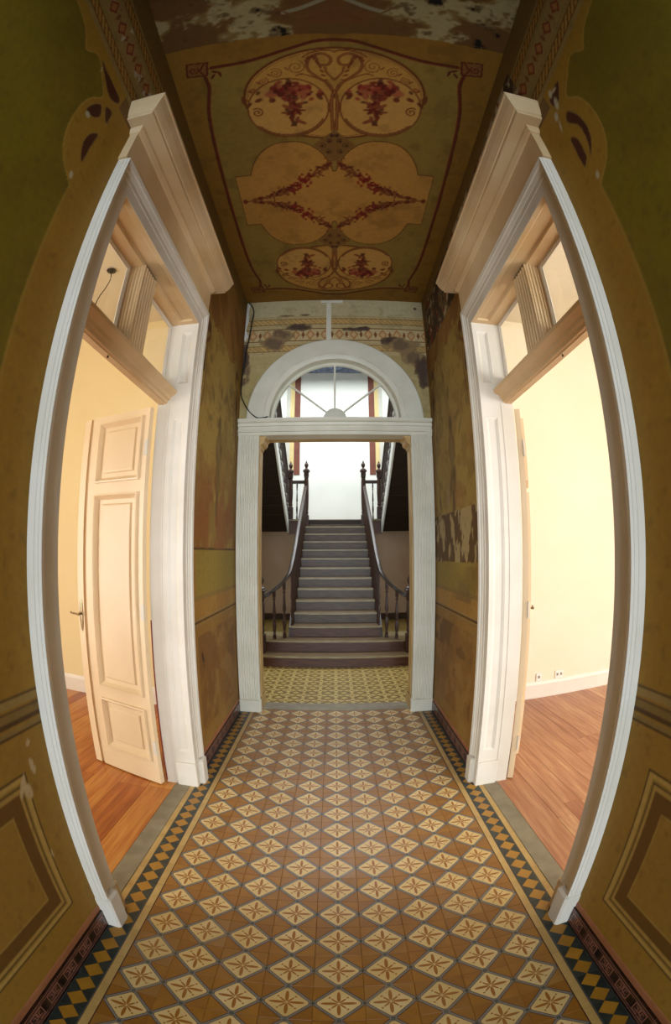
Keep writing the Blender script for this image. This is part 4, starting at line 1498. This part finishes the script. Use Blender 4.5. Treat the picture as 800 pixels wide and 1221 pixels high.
# ------------------------------------------------------------------ staircase
R_, T_, YS, ZL = 0.184, 0.315, 6.52, 2.576
st = empty('staircase', (0, YS, 0), 'dark wooden double return staircase with turned balusters beyond the arched doorway', 'staircase')
S = lambda mb, n, m, par=None, smooth=False: local(mb.build(n, m, st, smooth), st)


def step_shape(hw, y0, y1, z0, z1, flare, lip=0.0):
    """outline of a tread: straight front with rounded ends"""
    pts = []
    r = flare
    for sg in (-1, 1):
        arc = []
        for k in range(7):
            t = PI / 2 * k / 6
            arc.append((sg * (hw - r + r * math.sin(t)), y0 + r - r * math.cos(t)))
        pts.append(arc if sg > 0 else arc[::-1])
    loop = [(-hw, y1)] + pts[0] + pts[1] + [(hw, y1)]
    return MB().grid([[(x, y, z) for x, y in loop] for z in (z0, z1)], close=True, caps=True)


for k in range(1, 15):
    y = YS + (k - 1) * T_
    z = k * R_
    hw = {1: 1.30, 2: 1.25}.get(k, 0.775 if k == 3 else 0.745)
    fl_ = {1: 0.16, 2: 0.14}.get(k, 0.012)
    red = k <= 3
    S(step_shape(hw - 0.02, y + 0.02, y + T_ + 0.03 if k > 2 else y + 0.75, z - R_, z - 0.03, fl_), 'riser', M_RISER_RED if red else M_RISER)
    if k < 14:
        S(step_shape(hw, y - 0.012, y + T_ + 0.02 if k > 2 else y + 0.75, z - 0.032, z - 0.004, fl_), 'tread', M_TREAD_NOSE)
        S(MB().box(-hw + fl_ * .6, hw - fl_ * .6, y + 0.01, y + T_ + 0.015, z - 0.005, z), 'tread_board', M_TREAD)
for sg in (-1, 1):
    # closed string under the balusters
    mb = MB()
    y0, y1 = YS + 2 * T_ - 0.02, YS + 13 * T_
    mb.grid([[(sg * x, y, z) for y, z in ((y0, 2 * R_ - .02), (y0, 3 * R_ - .03), (y1, 14 * R_ - .03), (y1, 14 * R_ - .42), (y0 + .5, 2 * R_ - .1))] for x in (0.735, 0.775)], close=True, caps=True)
    S(mb, 'string_board', M_WOOD)

# baluster, shared mesh: height 1.0, scaled copies
BP = [(0.020, 0), (0.020, 0.07), (0.012, 0.075), (0.022, 0.095), (0.012, 0.115), (0.016, 0.16), (0.023, 0.27), (0.018, 0.36), (0.011, 0.40), (0.021, 0.42), (0.011, 0.44), (0.013, 0.47),
      (0.021, 0.53), (0.017, 0.60), (0.012, 0.74), (0.010, 0.80), (0.019, 0.825), (0.011, 0.85), (0.018, 0.88), (0.018, 1.0)]
BAL = MB().lathe(BP, n=9).mesh('baluster', M_BAL, True)
BALW = MB().lathe(BP, n=8).mesh('baluster', M_WOOD, True)


def put_bal(root, x, y, z0, z1, me=BAL, name='baluster', thick=1.0):
    o = link(name, me, root, Vector((x, y, z0)) - Vector(root.location))
    o.scale = (thick, thick, z1 - z0)
    return o


def smooth3(pts, n=6):
    P_ = [np.array(p, float) for p in pts]
    out = []
    for i in range(len(P_) - 1):
        p0, p1, p2, p3 = P_[max(i - 1, 0)], P_[i], P_[i + 1], P_[min(i + 2, len(P_) - 1)]
        for t in np.linspace(0, 1, n, endpoint=False):
            out.append(0.5 * ((2 * p1) + (-p0 + p2) * t + (2 * p0 - 5 * p1 + 4 * p2 - p3) * t * t + (-p0 + 3 * p1 - 3 * p2 + p3) * t ** 3))
    out.append(P_[-1])
    return [tuple(p) for p in out]


def rail(mb, pts, w=0.034, h=0.026):
    """moulded handrail section swept along a path, kept upright"""
    sec = [(-1, -.6), (-.7, -1), (.7, -1), (1, -.6), (1, .2), (.75, .8), (0, 1.05), (-.75, .8), (-1, .2)]
    P_ = [Vector(p) for p in pts]
    rings = []
    for i, p in enumerate(P_):
        t = (P_[min(i + 1, len(P_) - 1)] - P_[max(i - 1, 0)]).normalized()
        u = Vector((t.y, -t.x, 0)).normalized()
        v = u.cross(t)
        rings.append([p + u * a * w + v * b * h for a, b in sec])
    return mb.grid(rings, close=True, caps=True)


def newel(root, x, y, z0, z1, loc_fn, sc=1.0):
    """square post with cap and turned finial"""
    mb = MB()
    H = z1 - z0
    hb = H - 0.30
    mb.bbox(x - .064, x + .064, y - .064, y + .064, z0, z0 + .30, .006)
    mb.lathe([(0.056, .30), (.044, .33), (.058, .36), (.046, .39), (.052, .45), (.060, hb * .55), (.056, hb * .8), (.048, hb - .16), (.060, hb - .14), (.048, hb - .12)], (x, y, z0), 12)
    mb.bbox(x - .058, x + .058, y - .058, y + .058, z0 + hb - .12, z0 + hb, .004)
    mb.bbox(x - .084, x + .084, y - .084, y + .084, z0 + hb, z0 + hb + .026, .008)
    mb.lathe([(.074, .024), (.076, .048), (.054, .066), (.034, .078), (.024, .10), (.040, .125), (.052, .165), (.044, .20), (.024, .222), (.026, .235), (.012, .262), (.003, .285)], (x, y, z0 + hb), 12)
    return loc_fn(mb, 'newel_post', M_BAL, None, True)


def nz(y):
    return R_ + (y - YS) / T_ * R_


for sg in (-1, 1):
    up = [(sg * .72, 10.50, nz(10.50) + .86), (sg * .72, 10.0, nz(10.0) + .88), (sg * .72, 9.2, nz(9.2) + .90), (sg * .72, 8.4, nz(8.4) + .92), (sg * .72, 7.7, nz(7.7) + .93), (sg * .725, 7.35, 1.625), (sg * .745, 7.12, 1.46),
          (sg * .80, 6.99, 1.36), (sg * .90, 6.93, 1.245), (sg * 1.02, 6.89, 1.15), (sg * 1.09, 6.83, 1.10), (sg * 1.15, 6.76, 1.08)]
    S(rail(MB(), smooth3(up, 5), 0.036, 0.028), 'handrail', M_RAIL, None, True)
    for k in range(4, 14):
        y = YS + (k - 1) * T_
        for dy in (0.06, 0.165, 0.27):
            yy = y + dy
            put_bal(st, sg * .72, yy, k * R_, nz(yy) + .885)
    for x, y, zt in ((.835, 7.05, 1.29), (.985, 6.935, 1.155)):
        put_bal(st, sg * x, y, 2 * R_ - .003, zt, thick=1.5)
    for yy in (7.2, 7.32, 7.42):
        put_bal(st, sg * .725, yy, 3 * R_, nz(yy) + .90 - (.03 if yy < 7.3 else 0))
    newel(st, sg * 1.165, 6.72, R_, 1.47, S)
    newel(st, sg * .70, 10.56, ZL - .20, 4.05, S)

# landing
Ld, ld = S, st
Ld(MB().box(-3.15, 3.15, 10.63, HYB, ZL - 0.12, ZL - 0.02), 'landing_frame', M_SOFFIT)
Ld(MB().box(-3.15, 3.15, 10.63, HYB, ZL - 0.02, ZL), 'landing_floor', M_TREAD)
for sg in (-1, 1):
    Ld(MB().bbox(sg * .75, sg * 1.16, 10.585, 10.63, ZL - 0.36, ZL - .01), 'fascia', M_RISER_RED)
    Ld(MB().bbox(sg * .75, sg * 1.16, 10.56, 10.60, ZL - 0.03, ZL + .01), 'nosing', M_TREAD_NOSE)
    rail_ = MB().bbox(sg * .74, sg * 1.06, 10.545, 10.605, 3.455, 3.535, .008)
    Ld(rail_, 'handrail', M_RAIL)
    put_bal(ld, sg * .93, 10.575, ZL, 3.46, BALW)
    newel(ld, sg * 1.09, 10.575, ZL, 4.04, Ld)

# returning upper flights
for sg, side in ((-1, 'left'), (1, 'right')):
    Uf, uf = S, st
    a, b = 1.13, 2.55
    N_ = 13
    tt = 0.29
    Y_of = lambda k: 10.56 - k * tt
    pitch = R_ / tt
    # soffit boards, one under each step
    for k in range(N_):
        ya, yb = Y_of(k), Y_of(k + 1)
        za, zb = ZL - .30 + k * R_, ZL - .30 + (k + 1) * R_
        mb = MB().grid([[(sg * x, y, z) for y, z in ((ya, za), (yb + .008, zb - .006), (yb + .008, zb + .014), (ya, za + .02))] for x in (a + .03, b)], close=True, caps=True)
        Uf(mb, 'soffit_board', M_SOFFIT)
    for k in range(N_):
        ya, yb = Y_of(k), Y_of(k + 1)
        z = ZL + (k + 1) * R_
        Uf(MB().box(sg * (a - .02), sg * b, ya + .02, yb, z - .03, z), 'tread', M_TREAD)
        Uf(MB().box(sg * a, sg * b, ya - .02, ya, z - R_, z - .03), 'riser', M_RISER)
    # open string with stepped top, pale side
    mb = MB()
    loop = [(Y_of(0) + .02, ZL - .34)]
    top = []
    for k in range(N_):
        top += [(Y_of(k), ZL + k * R_), (Y_of(k), ZL + (k + 1) * R_ - .03)]
    top += [(Y_of(N_), ZL + N_ * R_ - .03), (Y_of(N_), ZL + N_ * R_ - .34)]
    for k in range(N_):
        ya, yb = Y_of(k), Y_of(k + 1)
        zb0, zb1 = ZL - .34 + k * R_, ZL - .34 + (k + 1) * R_
        z = ZL + (k + 1) * R_ - .03
        mb.grid([[(sg * x, y, zz) for y, zz in ((ya, zb0), (yb, zb1), (yb, z), (ya, z))] for x in (a - .005, a + .03)], close=True, caps=True)
    Uf(mb, 'string_board', M_HALL_WHITE)
    for k in range(N_):
        ya, z = Y_of(k), ZL + (k + 1) * R_
        # scroll bracket at each tread end
        br = smooth_poly([(ya - .01, z - .04), (ya - .01, z - .15), (ya - .05, z - .19), (ya - .09, z - .15), (ya - .11, z - .10), (ya - .18, z - .085), (ya - .25, z - .06), (ya - .27, z - .04)], 3)
        mb = MB().grid([[(sg * x, y, zz) for y, zz in br] for x in (a - .02, a - .004)], close=True, caps=True)
        Uf(mb, 'bracket', M_WOOD)
        for dy in (0.07, 0.215):
            yy = ya - dy
            put_bal(uf, sg * (a + .02), yy, z - .002, ZL + R_ + (Y_of(0) - yy) * pitch + .80, BALW)
    zs = ZL + R_ + .82
    Uf(rail(MB(), [(sg * (a + .02), Y_of(0) - .02, zs), (sg * (a + .02), Y_of(N_), zs + N_ * R_)], .034, .03), 'handrail', M_RAIL)

# ------------------------------------------------------------------ small things
# white surface conduit above the arch
cd = MB().box(-0.098, -0.040, YE - 0.014, YE, 4.21, 4.745)
cd.box(-0.165, 0.10, YE - 0.022, YE, 4.745, 4.78)
tag(cd.build('conduit', M_ARCH), 'pale grey vertical conduit with short cross piece above the arch', 'conduit')
# loose black cable at the upper left corner
pts = [(-1.045, 4.79), (-1.03, 4.76), (-0.992, 4.70), (-0.975, 4.62), (-0.99, 4.50), (-0.995, 4.38), (-1.005, 4.25), (-1.03, 4.10), (-1.04, 3.95), (-1.055, 3.80), (-1.058, 3.65), (-1.05, 3.52), (-1.01, 3.42), (-0.95, 3.33), (-0.88, 3.265), (-0.83, 3.245), (-0.76, 3.25), (-0.74, 3.262)]
P3 = smooth3([(x, YE - 0.035 - 0.012 * math.sin(i * 1.3), z) for i, (x, z) in enumerate(pts)], 5)
tag(MB().tube(P3, 0.0075, 6).build('cable', M_BLACKWIRE, None, True), 'loose black cable hanging from the upper left corner to the arch springing', 'cable')
# torn plaster edge behind it
rr = random.Random(9)
fl_ = MB()
lst = [(x + rr.uniform(-.014, .014), z + rr.uniform(-.02, .02)) for x, z in [(-1.06, 4.79), (-1.02, 4.74), (-1.03, 4.66), (-1.05, 4.60), (-1.035, 4.5), (-1.045, 4.4), (-1.03, 4.3), (-1.065, 4.25)]]
o = MB().grid([[(x, y, z) for x, z in lst + [(-1.069, 4.25), (-1.069, 4.79)]] for y in (YE - 0.012, YE - 0.001)], close=True, caps=True).build('plaster_lump', M_HALL_WHITE)
tag(o, 'ragged white plaster lump in the upper left corner beside the cable', 'plaster')
# ceiling rose with dangling flex in the left room
o = empty('lamp_flex', (-2.31, 3.28, RZ), 'dark ceiling hook plate with a bare dangling flex in the left room', 'lamp flex')
local(MB().lathe([(0.055, -0.012), (0.05, -0.02), (0.02, -0.03), (0.018, -0.012)], (-2.31, 3.28, RZ), 14).build('hook_plate', M_DARKMETAL, o, True), o)
P3 = smooth3([(-2.31, 3.28, RZ - .02), (-2.30, 3.29, RZ - .12), (-2.32, 3.27, RZ - .25), (-2.36, 3.25, RZ - .37), (-2.38, 3.24, RZ - .50)], 5)
local(MB().tube(P3, 0.005, 6).build('flex', M_BLACKWIRE, o, True), o)
# sockets in the right room
for x, w_, lab in ((2.365, .075, 'small white wall socket above the skirting, nearer the door leaf'), (2.65, .115, 'wide white double wall socket above the skirting, farther from the door leaf')):
    o = empty('wall_socket', (x, 4.55, 0.265), lab, 'socket')
    local(MB().bbox(x - w_ / 2, x + w_ / 2, 4.536, 4.55, 0.215, 0.315, .004).build('plate', M_PLASTIC, o), o)
    for dx in ((0,) if w_ < .1 else (-.026, .026)):
        local(MB().box(x + dx - .012, x + dx + .012, 4.534, 4.537, .25, .28).build('outlet', M_STONE, o), o)
